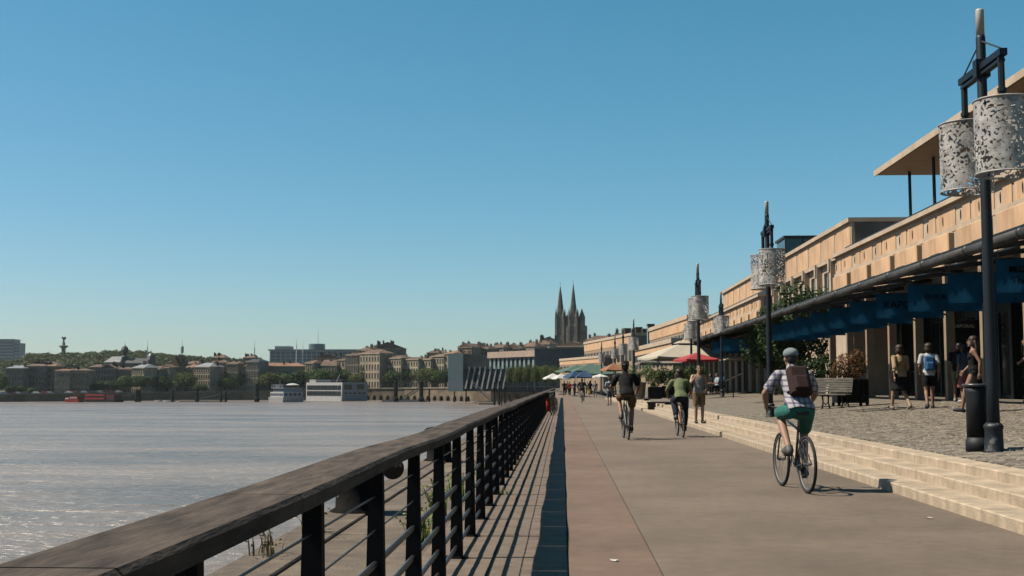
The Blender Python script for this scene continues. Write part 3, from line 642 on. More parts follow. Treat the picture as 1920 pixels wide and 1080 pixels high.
# ------------------------------------------------------------------ restaurant terrace
def parasol(loc, half, z0, z1, m, lab, square=True, vent=False, name='parasol', group='parasols over the terraces', rz=0.0, val=.12):
    t = thing(name, lab, 'parasol', loc, rz, group); n = 4 if square else 8; rad = half*math.sqrt(2) if square else half; a0 = math.pi/4 if square else 0
    b = MB(); sub = 6; rows = 5; top = .12 if vent else .02
    ring = []
    for j in range(rows + 1):
        f = j/rows; rr = rad*(1-f) + top*rad*f; pts = []
        for k in range(n):
            a, a2 = a0 + 2*math.pi*k/n, a0 + 2*math.pi*(k+1)/n; A = Vector((math.cos(a), math.sin(a), 0))*rr; B_ = Vector((math.cos(a2), math.sin(a2), 0))*rr
            for q in range(sub):
                u = q/sub; p = A.lerp(B_, u); sag = -.10*(z1-z0)*math.sin(math.pi*u)*(1-f); pts.append((p.x, p.y, z0 + (z1-z0)*f + sag))
        ring.append(pts)
    N = n*sub; b.v = [p for r_ in ring for p in r_]
    for j in range(rows):
        for k in range(N): b.f.append((j*N+k, j*N+(k+1) % N, (j+1)*N+(k+1) % N, (j+1)*N+k)); b.m.append(0)
    o = len(b.v); b.v += [(p[0], p[1], p[2]-val) for p in ring[0]]
    for k in range(N): b.f.append((k, o+k, o+(k+1) % N, (k+1) % N)); b.m.append(0)
    b.build('canopy', m, t)
    if vent: MB().lathe([(rad*.22, z1+.02), (rad*.12, z1+.16), (.03, z1+.24)], n, a0=a0).build('vent_cap', m, t)
    MB().tube([(0,0,0),(0,0,z1-.02)], .035, 8).build('pole', M_DARKM, t); MB().lathe([(.4,0),(.4,.08),(.1,.12)], 12).build('foot', M_DARKM, t)
    for k in range(n):
        a = a0 + 2*math.pi*k/n; MB().tube([(0,0,z1-.06),(math.cos(a)*rad*.97, math.sin(a)*rad*.97, z0-.02)], .014, 5).build('rib', M_DARKM, t)
    return t
M_CREAM = mat('cream_canvas', (.62, .55, .43), .85, .08, 1.5); M_RED = mat('red_canvas', (.50, .05, .055), .8, .12, 2); M_TAUPE = mat('taupe_canvas', (.30, .26, .21), .85, .1, 2)
M_ORNG = mat('orange_canvas', (.40, .17, .08), .8, .1, 2); M_BLUEC = mat('blue_canvas', (.018, .075, .17), .8, .1, 2); M_GREENC = mat('green_canvas', (.10, .17, .14), .8, .1, 2); M_WHITEC = mat('white_canvas', (.78, .77, .74), .8, .06, 2)
def on_plat(px, Y): X = (px - VPX)/F*Y; return (X, Y, plat_z(X))
def para_px(px, Y, half_px, y_edge, y_top, m, lab, **kw):
    l = on_plat(px, Y); z = l[2]; hp = half_px*Y/F
    return parasol(l, hp, zpix(y_edge, Y) - z, zpix(y_top, Y) - z, m, lab, **kw)
para_px(1280, 80, 70, 670, 645, M_CREAM, 'big cream square parasol over the restaurant terrace', vent=True, rz=.2)
para_px(1303, 66, 32, 674, 662, M_RED, 'red parasol in front of the big cream parasol', rz=.3)
para_px(1232, 92, 40, 681, 672, M_TAUPE, 'taupe parasol in the shade left below the cream one', rz=.1)
para_px(1392, 72, 42, 674, 668, M_CREAM, 'low flat cream awning parasol right of the lamp', rz=.05, val=.06)
para_px(1150, 112, 20, 693, 681, M_ORNG, 'small orange parasol left of the palm', rz=.3)
para_px(1125, 122, 15, 706, 701, M_WHITEC, 'white parasol in the distance right of the blue tents', square=False)
for k, (px, Y, hp, ye, yt, m, lab) in enumerate([(1128, 150, 34, 700, 684, M_GREENC, 'green market awning nearest of the green ones'), (1108, 172, 34, 695, 681, M_GREENC, 'green market awning second in the far row'), (1082, 195, 34, 696, 684, M_GREENC, 'green market awning farthest to the left'),
        (1078, 135, 17, 706, 695, M_BLUEC, 'blue market tent left of the green awnings'), (1096, 128, 16, 706, 694, M_BLUEC, 'blue market tent nearer and right of its twin'), (1037, 165, 16, 709, 700, M_WHITEC, 'white market parasol at the far end of the railing'), (1052, 158, 14, 709, 701, M_WHITEC, 'white market parasol between the far one and the blue tents')]):
    l = ((px - VPX)/F*Y, Y, .0 if px < 1110 else plat_z((px - VPX)/F*Y)); hw = hp*Y/F
    parasol(l, hw, zpix(ye, Y)-l[2], zpix(yt, Y)-l[2], m, lab, rz=.15*k % .5, name='market_tent' if m in (M_BLUEC, M_GREENC) else 'parasol', group='market tents down the quay')
# planters with hedges, and the potted palm
M_POT = mat('pale_pot', (.42, .37, .31), .7, .1, 3)
for k, px in enumerate((1226, 1252, 1278, 1304)):
    l = on_plat(px, 75); t = thing('hedge_planter', 'dark trough planter before the terrace, ' + ['leftmost', 'second from left', 'third from left', 'rightmost'][k] + ' of four', 'planter', l, 0, 'trough planters before the terrace')
    MB().bevbox(-.43, .43, -.25, .25, 0, .75, .02).build('trough', M_BLACK, t); MB().box(-.40, .40, -.22, .22, .752, .77).build('soil', M_GROUND, t)
    shrub('terrace_shrub', 'leafy shrub in the ' + ['leftmost', 'second', 'third', 'rightmost'][k] + ' dark trough before the terrace', 'shrub', (l[0], l[1], l[2]+.76), [(0,0,.5,.6,.4,.5),(-.3,0,.8,.4,.3,.4),(.3,0,.7,.4,.3,.35)], 900, .08, [M_LEAF, M_LEAFD, M_LEAFY, M_LEAF][k], 'shrubs in the terrace troughs', .7, seed=k+20)
l = on_plat(1197, 84); t = thing('plant_pot', 'big pale round pot holding the palm', 'pot', l); MB().lathe([(.36,0),(.40,.05),(.50,1.0),(.54,1.02),(.54,1.10),(.46,1.10)], 24).build('bowl', M_POT, t, True); MB().lathe([(.455,1.06),(.1,1.07)], 16).build('soil', M_GROUND, t)
def palm(loc, lab, n=26, L=1.9, seed=2):
    t = thing('palm', lab, 'palm', loc); rnd = random.Random(seed); MB().tube([(0,0,0),(0,0,.5)], [.16,.12], 8).build('trunk', M_BARK, t)
    me = []
    for k in range(n):
        a = k*2.4; el = rnd.uniform(.25, 1.35); l_ = L*rnd.uniform(.7, 1.05); b = MB(); pts = []
        for i in range(9):
            f = i/8; e = el - f*1.1; pts.append((l_*f*math.cos(el*.8)*(1-.1*f), .45 + l_*f*math.sin(el) - .9*l_*f*f*.55))
        b.tube([(p[0]*math.cos(a), p[0]*math.sin(a), p[1]) for p in pts], [.014*(1-.8*i/8) for i in range(9)], 4)
        for i in range(1, 9):
            for s in (-1, 1):
                for q in (0, .5):
                    j = min(8, i); p = pts[j-1]; p2 = pts[j]; x = p[0] + (p2[0]-p[0])*q; z = p[1] + (p2[1]-p[1])*q; ll = .34*(1 - .5*abs(i/8-.4))
                    c = Vector((x*math.cos(a), x*math.sin(a), z)); sd = Vector((-math.sin(a), math.cos(a), 0))*s*ll + Vector((math.cos(a), math.sin(a), 0))*ll*.6 - Vector((0,0,ll*.35)); wv = Vector((math.cos(a), math.sin(a), 0))*.022
                    b.add([c - wv, c + sd, c + wv], [(0,1,2)])
        b.build('frond', M_LEAF, t)
palm((l[0], l[1], l[2] + 1.06), 'feathery palm growing in the big pale pot')
l = on_plat(1172, 104); palm((l[0], l[1], l[2]), 'palm further back beneath the orange parasol', 22, 2.4, 5)
# small reader panel on a slanted post
l = on_plat(1371, 62); t = thing('info_panel', 'slanted grey menu panel on a thin post', 'sign', (l[0], l[1], l[2]), -.3)
MB().tube([(0,0,0),(0,0,.95)], .03, 8).build('post', M_LPOST, t); pn = MB().hexa([(-.45,-.28,.85),(.45,-.28,1.25),(.45,.28,1.25),(-.45,.28,.85)], [(-.45,-.28,.89),(.45,-.28,1.29),(.45,.28,1.29),(-.45,.28,.89)]); pn.build('panel', M_PIPE, t)

# ================================================================== FAR BANK
def lerp_tab(tab, x):
    for (a, va), (b, vb) in zip(tab, tab[1:]):
        if x <= b: return va + (vb - va) * max(0, (x - a)) / (b - a)
    return tab[-1][1]
GZT = [(-500, -3.1), (0, -3.1), (470, -2.1), (690, -.6), (850, -.25), (1300, -.22)]
def gz(px): return lerp_tab(GZT, px)
WLT = [(-500, 755.5), (0, 753.5), (150, 752.5), (300, 751), (450, 750), (600, 750), (690, 750.2), (760, 750.6), (850, 752), (886, 752.8), (905, 753.2), (1046, 753.4)]
def bank(px): return at_z(px, lerp_tab(WLT, px), WATER_Z)
def bank_d(px): return (bank(px)).dot(FWD)
pxs = [-500, -250, 0, 75, 150, 225, 300, 375, 450, 525, 600, 683, 720, 760, 805, 850, 886, 920, 980, 1046]
lv, lf = [], []
for i, px in enumerate(pxs):
    p = bank(px); z = gz(px); q = at_d(px, HORIZON, 3900); lv += [(p.x, p.y, z), (q.x, q.y, z)]
for i in range(len(pxs) - 1): lf.append((2*i, 2*i+2, 2*i+3, 2*i+1))
structure(MB().add(lv, lf).build('far_bank_ground', M_GROUND))
qw = thing('quay_wall', 'long stone quay wall with small arches across the river', 'wall')
M_COPE = mat('quay_coping', (.36, .30, .22), .85, .2, .4)
def wall_run(pa, pb, nm='wall_section'):
    w_, c_ = MB(), MB(); run = [pa] + [p for p in pxs if pa < p < pb] + [pb]
    for a, b in zip(run, run[1:]):
        A, B = bank(a), bank(b); za, zb = gz(a), gz(b); o = -FWD*.5
        w_.add([(A.x,A.y,-8),(B.x,B.y,-8),(B.x,B.y,zb+.02),(A.x,A.y,za+.02)], [(0,1,2,3)])
        n_ = -FWD*.35; m_ = FWD*.8
        c_.hexa([(A+n_)[:2]+(za+.021,),(B+n_)[:2]+(zb+.021,),(B+m_)[:2]+(zb+.021,),(A+m_)[:2]+(za+.021,)], [(A+n_)[:2]+(za+.55,),(B+n_)[:2]+(zb+.55,),(B+m_)[:2]+(zb+.55,),(A+m_)[:2]+(za+.55,)])
    w_.build(nm, M_WALL, qw); c_.build('coping', M_COPE, qw)
wall_run(-500, 683); wall_run(884, 1046)
NA = 16
for k in range(NA):
    a, b = 683 + (884-683)*k/NA, 683 + (884-683)*(k+1)/NA; A, B = bank(a), bank(b); zt = gz(a) + .02; W = (B - A); L = W.length; W.normalize(); N = Vector((W.y, -W.x, 0)); N = N if N.dot(FWD) < 0 else -N
    b_ = MB(); hw = L*.27; c = L/2; sp, tp = -6.4, -3.6
    arch = [(c - hw, -8.0), (c - hw, sp + 1.1)] + [(c - hw*math.cos(t), sp + 1.1 + (tp - sp - 1.1)*math.sin(t)) for t in [math.pi*i/12 for i in range(1, 12)]] + [(c + hw, sp + 1.1), (c + hw, -8.0)]
    P = lambda s, z, dep=0: tuple(A + W*s - N*dep)[:2] + (z,)
    b_.add([P(0,-8),P(c-hw,-8),P(c-hw,zt),P(0,zt)], [(0,1,2,3)]); b_.add([P(c+hw,-8),P(L,-8),P(L,zt),P(c+hw,zt)], [(0,1,2,3)])
    for (s0,z0),(s1,z1) in zip(arch[1:-2], arch[2:-1]): b_.add([P(s0,z0),P(s1,z1),P(s1,zt),P(s0,zt)], [(0,1,2,3)])
    for (s0,z0),(s1,z1) in zip(arch, arch[1:]): b_.add([P(s0,z0),P(s1,z1),P(s1,z1,3),P(s0,z0,3)], [(0,1,2,3)])
    bay_o = b_.build('arch_bay', M_WALL, qw)
    MB().add([P(c-hw-.2,-8,2.98),P(c+hw+.2,-8,2.98),P(c+hw+.2,tp+.2,2.98),P(c-hw-.2,tp+.2,2.98)], [(0,1,2,3)]).build('arch_back', M_WALL, bay_o)
    q = MB(); q.hexa([P(0,zt+.001,-.35),P(L,zt+.001,-.35),P(L,zt+.001,.8),P(0,zt+.001,.8)], [P(0,zt+.55,-.35),P(L,zt+.55,-.35),P(L,zt+.55,.8),P(0,zt+.55,.8)]); q.build('coping', M_COPE, bay_o)

M_ROOF = mat('roof_tile', (.20, .125, .085), .85, .3, .35, obj_random=.2); M_ROOFO = mat('roof_tile_orange', (.36, .19, .10), .85, .25, .4)
M_SLATE = mat('roof_slate', (.075, .082, .09), .5, .2, .5, obj_random=.15); M_ZINC = mat('roof_zinc', (.42, .42, .42), .4, .15, .5)
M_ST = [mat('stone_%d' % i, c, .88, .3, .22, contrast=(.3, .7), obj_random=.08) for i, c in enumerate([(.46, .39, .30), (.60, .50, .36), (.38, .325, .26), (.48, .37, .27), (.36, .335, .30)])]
M_WIN = mat('window_dark', (.02, .022, .025), .25, .1, 2, spec=.5); M_SURR = mat('window_surround', (.40, .34, .26), .85, .1, 1); M_CHIM = mat('chimney_brick', (.11, .085, .07), .9, .3, 1)
WINC = {}
def win_mesh(w_, h_, surr):
    k = (round(w_, 1), round(h_, 1), surr)
    if k not in WINC:
        b = MB().box(-k[0]/2, k[0]/2, -.02, .12, 0, k[1])
        if surr: b.mat(1).box(-k[0]/2-.16, -k[0]/2, -.09, .12, -.12, k[1]+.14).box(k[0]/2, k[0]/2+.16, -.09, .12, -.12, k[1]+.14).box(-k[0]/2, k[0]/2, -.09, .12, k[1], k[1]+.14).box(-k[0]/2-.2, k[0]/2+.2, -.16, .12, -.24, -.121)
        WINC[k] = b.mesh('window', [M_WIN, M_SURR])
    return WINC[k]
def house(px0, px1, eave, ridge, d, lab, turn=0.0, floors=3, bays=4, st=0, roof=None, gable=False, chim=2, base=None, depth=11, win=True, hz=None, name='row_house', cat='house', wscale=1.0, group='houses along the far quay'):
    pc = (px0 + px1)/2; z0 = gz(pc) if base is None else base; W = (px1 - px0)*d/F/math.cos(turn); H = zpix(eave, d, pc) - z0; HR = zpix(ridge, d, pc) - z0
    p = at_d(pc, HORIZON, d); t = thing(name, lab, cat, (p.x, p.y, z0), YAW - turn, group); w2 = W/2
    MB().box(-w2, w2, 0, depth, -2, H).build('wall', M_ST[st], t)
    MB().box(-w2-.25, w2+.25, -.35, depth+.25, H+.001, H+.45).build('cornice', M_ST[1] if st != 4 else M_ST[0], t)
    h0 = H + .451; r = MB(); e = .3
    if gable: r.add([(-w2-e,-e,h0),(w2+e,-e,h0),(w2+e,depth+e,h0),(-w2-e,depth+e,h0),(0,-e,HR),(0,depth+e,HR)], [(0,1,4),(1,2,5,4),(2,3,5),(3,0,4,5),(0,3,2,1)])
    else:
        i = min(w2*.5, depth*.4); r.add([(-w2-e,-e,h0),(w2+e,-e,h0),(w2+e,depth+e,h0),(-w2-e,depth+e,h0),(-w2+i,depth/2,HR),(w2-i,depth/2,HR)], [(0,1,5,4),(1,2,5),(2,3,4,5),(3,0,4),(0,3,2,1)])
    ro = r.build('roof', roof or M_ROOF, t)
    rnd = random.Random(int(px0*7 + eave))
    for k in range(chim):
        x = rnd.uniform(-w2*.85, w2*.85); y = rnd.uniform(depth*.2, depth*.8); cw = rnd.uniform(.35, .9)
        c = MB().box(x-cw, x+cw, y-.3, y+.3, h0 - .3, HR + rnd.uniform(.2, 1.3)); 
        top = max(v[2] for v in c.v)
        for q in range(int(cw*3)+1): c.lathe([(.13, top), (.11, top+.5)], 6, (x - cw*.7 + q*.45, y))
        c.build('chimney', M_CHIM, ro)
    if win:
        fh = H/floors; ww = min(1.25, W/bays*.42)*wscale
        for f in range(floors):
            for b in range(bays):
                x = -w2 + W*(b+.5)/bays; hh = fh*.58 if f < floors-1 else fh*.5
                link('window', win_mesh(ww, hh, d < 640), t, (x, 0, f*fh + fh*.22))
    return t
T = R(38)
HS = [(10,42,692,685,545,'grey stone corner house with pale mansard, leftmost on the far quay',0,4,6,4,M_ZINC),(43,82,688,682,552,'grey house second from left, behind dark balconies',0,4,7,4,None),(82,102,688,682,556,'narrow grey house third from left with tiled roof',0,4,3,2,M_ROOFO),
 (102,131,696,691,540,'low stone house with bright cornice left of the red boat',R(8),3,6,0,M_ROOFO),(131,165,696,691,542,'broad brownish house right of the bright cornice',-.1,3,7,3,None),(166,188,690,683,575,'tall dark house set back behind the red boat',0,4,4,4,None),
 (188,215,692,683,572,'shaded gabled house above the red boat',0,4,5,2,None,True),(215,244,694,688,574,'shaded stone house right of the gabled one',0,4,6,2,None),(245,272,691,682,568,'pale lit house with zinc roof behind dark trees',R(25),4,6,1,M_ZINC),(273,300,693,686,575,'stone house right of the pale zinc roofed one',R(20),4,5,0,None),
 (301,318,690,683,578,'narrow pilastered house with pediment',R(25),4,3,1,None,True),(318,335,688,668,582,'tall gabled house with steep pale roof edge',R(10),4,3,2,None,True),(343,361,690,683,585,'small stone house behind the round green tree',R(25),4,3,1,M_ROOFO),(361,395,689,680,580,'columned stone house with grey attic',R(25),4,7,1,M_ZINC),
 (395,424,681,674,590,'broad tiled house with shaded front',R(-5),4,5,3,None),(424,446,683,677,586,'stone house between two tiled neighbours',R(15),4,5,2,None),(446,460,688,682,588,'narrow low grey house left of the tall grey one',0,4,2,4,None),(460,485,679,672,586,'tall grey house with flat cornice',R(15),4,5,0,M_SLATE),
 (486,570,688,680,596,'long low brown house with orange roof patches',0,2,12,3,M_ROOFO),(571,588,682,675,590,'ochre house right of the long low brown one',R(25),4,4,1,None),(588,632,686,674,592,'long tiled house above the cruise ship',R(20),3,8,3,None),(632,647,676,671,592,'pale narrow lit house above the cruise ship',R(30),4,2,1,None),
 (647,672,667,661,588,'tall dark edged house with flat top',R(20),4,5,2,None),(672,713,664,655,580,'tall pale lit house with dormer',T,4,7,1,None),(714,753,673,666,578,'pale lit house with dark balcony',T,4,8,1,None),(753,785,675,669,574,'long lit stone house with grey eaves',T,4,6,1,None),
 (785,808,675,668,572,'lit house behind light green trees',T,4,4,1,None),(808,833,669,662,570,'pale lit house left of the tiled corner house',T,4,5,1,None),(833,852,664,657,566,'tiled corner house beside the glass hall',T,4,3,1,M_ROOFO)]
for h in HS:
    a = list(h) + [False]*(12 - len(h)); house(a[0], a[1], a[2], a[3], a[4], a[5], turn=a[6], floors=a[7], bays=a[8], st=a[9], roof=a[10], gable=bool(a[11]))
# second and third rows, roofs over roofs
BK = [(696,757,654,641,660,'big dark gabled roof rising behind the lit houses',0,2,3,2,True),(668,700,658,650,650,'tiled roof with dormers left of the big dark gable',R(20),2,3,3,False),(800,842,663,656,650,'dark roof row behind the lit houses',0,2,4,2,False),(858,884,652,643,640,'tiled house with chimneys behind the glass hall, leftmost',R(25),2,3,3,True),
 (884,915,655,647,650,'house with chimney pots behind the glass hall, second from left',R(25),2,4,2,False),(915,944,652,645,660,'house with pale attic behind the glass hall',R(25),2,4,1,False),(944,975,654,645,665,'tiled house with small roof tree behind the pink parapet',R(20),2,4,3,True),(975,1003,650,641,670,'lit house behind the pink parapet left of the church',R(30),2,4,1,False),
 (1003,1030,646,637,680,'stone house at the foot of the church, left',R(25),2,4,1,False),(1012,1046,640,631,720,'dark roof touching the church tower',0,1,3,2,True),(1045,1100,650,640,640,'brown gabled roofs in front of the church',R(20),2,5,3,True),(1098,1160,640,628,560,'broad dark roof right of the church',R(10),1,5,2,False),
 (1150,1215,630,622,420,'roof with dark chimneys above the far hangar',R(10),1,4,2,False),(395,420,672,664,690,'tiled roof behind the shaded front',0,1,3,3,False),(455,476,672,666,700,'grey roof behind the tall grey house',0,1,3,4,False),(590,640,672,664,680,'brown roofs behind the cruise ship houses',0,1,5,3,True),(60,100,684,677,640,'brown roofs behind the grey left houses',0,1,4,3,True),(345,372,684,676,660,'tower roof behind the small stone house',0,1,2,3,False)]
for h in BK: house(h[0],h[1],h[2],h[3],h[4],h[5],turn=h[6],floors=h[7]+2,bays=h[8],st=h[9],gable=h[10],chim=5,depth=14,win=h[4] < 700,group='roofs behind the far quay',name='town_house',base=-2)
# town hall like block with dome
def fthing(name, lab, cat, px, d, z=None, turn=0, group=None):
    p = at_d(px, HORIZON, d); return thing(name, lab, cat, (p.x, p.y, gz(px) if z is None else z), YAW - turn, group), d/F
def zz(t, py, d, px): return zpix(py, d, px) - t.location.z
d = 700; t, s = fthing('domed_palace', 'pale palace with slate roofs and small dark dome', 'building', 233, d)
e = zz(t, 679, d, 233); w1 = 38*s
MB().box(-w1, -9*s, 0, 16, -2, e).build('wall', M_ST[1], t); MB().box(-8*s, w1, 4, 18, -2, e - .5).build('wall', M_ST[4], t)
rz_ = zz(t, 668, d, 233); MB().add([(-w1-.5,-.5,e),(-8*s,-.5,e),(-8*s,16.5,e),(-w1-.5,16.5,e),(-w1+9*s,5,rz_),(-11*s,5,rz_),(-11*s,11,rz_),(-w1+9*s,11,rz_)], [(0,1,5,4),(1,2,6,5),(2,3,7,6),(3,0,4,7),(4,5,6,7)]).build('roof', M_ZINC, t)
MB().add([(-7.9*s,3.5,e-.5),(w1+.5,3.5,e-.5),(w1+.5,18.5,e-.5),(-7.9*s,18.5,e-.5),(-5*s,8,rz_-1),(w1-4*s,8,rz_-1),(w1-4*s,14,rz_-1),(-5*s,14,rz_-1)], [(0,1,5,4),(1,2,6,5),(2,3,7,6),(3,0,4,7),(4,5,6,7)]).build('roof', M_SLATE, t)
zb, zd, zt = zz(t, 668, d, 233), zz(t, 655, d, 233), zz(t, 640, d, 233)
MB().lathe([(2.2, zb-4), (2.2, zb), (1.3, zb+.6), (1.3, zd-2.2), (2.0, zd-1.8), (2.3, zd), (1.6, zd+1.6), (.5, zd+2.4), (.12, zd+3), (.03, zt)], 12, (-9*s, 8)).build('dome', M_SLATE, t)
for k in range(5): link('window', win_mesh(1.5, 2.2, False), t, (-w1 + 3 + k*3.3, 0, e - 3.2))
for k in range(7): link('window', win_mesh(1.5, 2.2, False), t, (-5*s + 1 + k*3.4, 4, e - 3.6))
zt2 = zz(t, 663, d, 275); MB().lathe([(3, e-2), (3, e+1.5), (2.0, e+4), (.8, e+5.5), (.2, zt2), (.03, zt2+3)], 8, (40*s, 9)).build('turret', M_SLATE, t)
# monument column with a winged figure
d = 1150; t, s = fthing('monument_column', 'tall stone column topped by a dark winged statue', 'monument', 117, d)
z1, z2, z3 = zz(t, 653, d, 117), zz(t, 648, d, 117), zz(t, 631, d, 117)
MB().box(-5, 5, -5, 5, 0, 12).lathe([(2.5, 12), (2.0, z1), (4.2, z1+1.5), (4.2, z2), (1.5, z2+.3), (1.3, z2+3.5)], 16).build('column', M_ST[4], t)
st_ = MB(); zc = z2 + 3.5; hh = z3 - zc
st_.cap((0,0,zc+.3),(0,0,zc+hh*.5),.7,.9).cap((0,0,zc+hh*.5),(.2,0,zc+hh*.75),.9,.6).ell((.2,0,zc+hh*.85),.5,.5,.6).cap((.3,0,zc+hh*.7),(1.8,0,zc+hh*.98),.3,.15).cap((0,0,zc+hh*.7),(-1.3,0,zc+hh*.95),.3,.15)
st_.add([(-.3,.4,zc+hh*.45),(-.6,.5,zc+hh*.8),(-2.6,.6,zc+hh*1.0),(-1.9,.6,zc+hh*.55)], [(0,1,2,3)]).add([(.5,.4,zc+hh*.45),(.8,.5,zc+hh*.8),(2.2,.6,zc+hh*.95),(1.8,.6,zc+hh*.5)], [(0,1,2,3)])
st_.build('statue', mat('statue_bronze', (.03, .035, .035), .6, .2, 1), t)
# tower block, modern block with mast
M_BLOCK = mat('block_concrete', (.42, .46, .48), .7, .1, .2); M_BAND = mat('block_glass', (.14, .22, .26), .2, .1, .3)
d = 1500; t, s = fthing('tower_block', 'bluish office tower block at the far left edge', 'building', 8, d)
zt = zz(t, 638, d, 8); zt2 = zz(t, 643, d, 8)
MB().box(-60*s, 15*s, 0, 20, -2, zt).build('wall', M_BLOCK, t); MB().box(15.01*s, 25*s, 1, 20, -2, zt2).build('wing', M_BLOCK, t); MB().box(-60*s, 15.2*s, -.3, 20.3, zt+.01, zt+1.5).build('roof_edge', M_BAND, t)
for k in range(11): MB().box(-59*s, 14.8*s, -.12, -.004, zt - 4 - k*4.1, zt - 2 - k*4.1).build('window_band', M_BAND, t); MB().box(15.3*s, 24.8*s, .88, .996, zt2 - 3.4 - k*4.1, zt2 - 1.6 - k*4.1).build('window_band', M_BAND, t)
d = 900; t, s = fthing('modern_block', 'long pale modern block with round tower and thin mast', 'building', 590, d)
z0_, zt = zz(t, 670, d, 590), zz(t, 655, d, 590)
MB().box(-85*s, 90*s, 0, 18, -2, zt - 1).build('wall', M_BLOCK, t); MB().box(-88*s, 92*s, -.6, 19, zt - .99, zt).build('roof', M_ZINC, t)
for k in range(3): MB().box(-84*s, 89*s, -.15, -.004, zt - 3.6 - k*2.6, zt - 2.2 - k*2.6).build('window_band', M_BAND, t)
for k in range(18): MB().box(-84*s + k*9.6*s, -84*s + k*9.6*s + .5, -.4, -.16, zt - 9, zt - 1.2).build('mullion', M_WHITE, t)
zw = zz(t, 644, d, 590); MB().lathe([(6.4, zt), (6.4, zw - .5), (5.8, zw)], 20, (0, 8)).build('round_tower', M_BAND, t); zm = zz(t, 616, d, 590); MB().tube([(2*s, 8, zw), (2*s, 8, zm)], [.22, .08], 6).build('mast', M_BLOCK, t)
MB().box(-75*s, -45*s, -1, 10, zt+.01, zt + 2.4).build('roof_pavilion', M_WHITE, t)
d = 800
for k, (px, y0, y1, lab) in enumerate([(340, 682, 648, 'grey telecom mast on the left skyline'), (476, 678, 652, 'thin mast left of the modern block'), (555, 680, 647, 'white pylon before the modern block'), (567, 690, 655, 'white pylon right of its taller twin'), (275, 668, 650, 'thin spire mast above the palace')]):
    t, s = fthing('mast', lab, 'mast', px, d, group='masts on the skyline'); zt = zz(t, y1, d, px)
    MB().tube([(0,0,0),(0,0,zt)], [.7, .3], 6).build('shaft', M_BLOCK if k != 2 and k != 3 else M_WHITE, t); MB().tube([(0,0,zt),(0,0,zt+5)], [.12, .05], 5).build('aerial', M_BLOCK, t)
    if k == 0: MB().lathe([(.7, zt-5), (1.1, zt-4.5), (1.1, zt-1), (.5, zt)], 8).build('antenna_drum', M_BLOCK, t)
# twin-spired church
d = 800; t, s = fthing('twin_spired_church', 'dark gothic church with two tall pointed spires', 'church', 1065, d, turn=R(14)); M_GOTH = mat('church_stone', (.30, .25, .20), .9, .35, .2, contrast=(.3, .7)); M_SPIRE = mat('spire_stone', (.11, .097, .085), .9, .3, .3)
Z = lambda py: zz(t, py, d, 1065)
zb = Z(590); wt = 14*s
MB().box(-24*s, 17*s, 2, 40, -2, Z(606)).build('nave', M_GOTH, t)
MB().add([(-20*s,3,Z(606)),(14*s,3,Z(606)),(14*s,40,Z(606)),(-20*s,40,Z(606)),(-3*s,3,Z(590)),(-3*s,40,Z(590))], [(0,1,4),(1,2,5,4),(2,3,5),(3,0,4,5)]).build('nave_roof', M_SLATE, t)
for cx, ztop, nm in ((-15.5*s, Z(534), 'a'), (9.5*s, Z(530), 'b')):
    tw = MB(); h = wt/2
    tw.box(cx-h, cx+h, 0, 2*h, -2, zb)
    for sx in (-1, 1):
        for y in (-.6, 2*h-.4): tw.box(cx+sx*h-.7, cx+sx*h+.7, y, y+1.0, -2, zb - 2); tw.lathe([(.75, zb-2), (.7, zb+.5), (.02, zb+5)], 6, (cx+sx*h, y+.5))
    to = tw.build('tower', M_GOTH, t)
    for k in range(3):
        for rowz in (Z(628), Z(606)): MB().add([(cx-h+1.0+k*h*.6,-.06,rowz),(cx-h+1.9+k*h*.6,-.06,rowz),(cx-h+1.9+k*h*.6,-.06,rowz+5),(cx-h+1.45+k*h*.6,-.06,rowz+6.2),(cx-h+1.0+k*h*.6,-.06,rowz+5)], [(0,1,2,3,4)]).build('lancet_window', M_WIN, to)
    MB().lathe([(h*.98, zb), (h*.9, zb+2.4), (h*.78, Z(572)), (h*.72, Z(571)), (h*.45, Z(553)), (.06, ztop), (.04, ztop+2.2)], 8, (cx, h), math.pi/8).build('spire', M_SPIRE, to)
    MB().box(cx-.5, cx+.5, h-.05, h+.05, ztop+1.2, ztop+1.45).build('cross_arm', M_SPIRE, to)
MB().box(-4*s, 4*s - 3*s, -.3, 1.9, -2, Z(612)).build('west_gable', mat('church_pale', (.33, .28, .21), .9, .2, .3), t)
MB().lathe([(2.2, -2), (2.2, Z(594)), (1.9, Z(592)), (.05, Z(578))], 8, (25*s, 4)).build('stair_turret', M_GOTH, t)
for cx in (-2.6*s, -6*s): MB().lathe([(.6, Z(612)), (.55, Z(600)), (.02, Z(584))], 6, (cx, 3)).build('pinnacle', M_GOTH, t)

# glass science hall with slanted fins
d = 470; t, s = fthing('glass_hall', 'grey glass hall with slanted fins and pink parapet', 'building', 868, d, z=-.2); M_PANEL = mat('pale_green_panel', (.62, .70, .62), .6, .06, .2); M_PINKP = mat('pink_parapet', (.55, .41, .33), .8, .08, .4); M_NAVY = mat('navy_cladding', (.06, .10, .125), .6, .2, .3)
Zh = lambda py: zz(t, py, d, 868)
MB().box(-28*s, 0, 0, 8, -1, Zh(663)).build('end_panel', M_PANEL, t); MB().box(-28.1*s, .2*s, -.06, -.004, 0, Zh(713)).build('plinth_panel', M_WHITE, t); MB().box(-9*s, -.6*s, -.07, -.004, Zh(697), Zh(683)).build('white_window', M_WHITE, t)
MB().box(.02, 42*s, 3, 26, Zh(690), Zh(664)).build('upper_box', mat('hall_brown', (.20, .18, .16), .7, .2, .4), t); MB().box(.02, 134*s, 7, 26, -1, Zh(691)).build('dark_base', M_NAVY, t)
WA = R(-58); WL = 92*s/math.cos(WA)
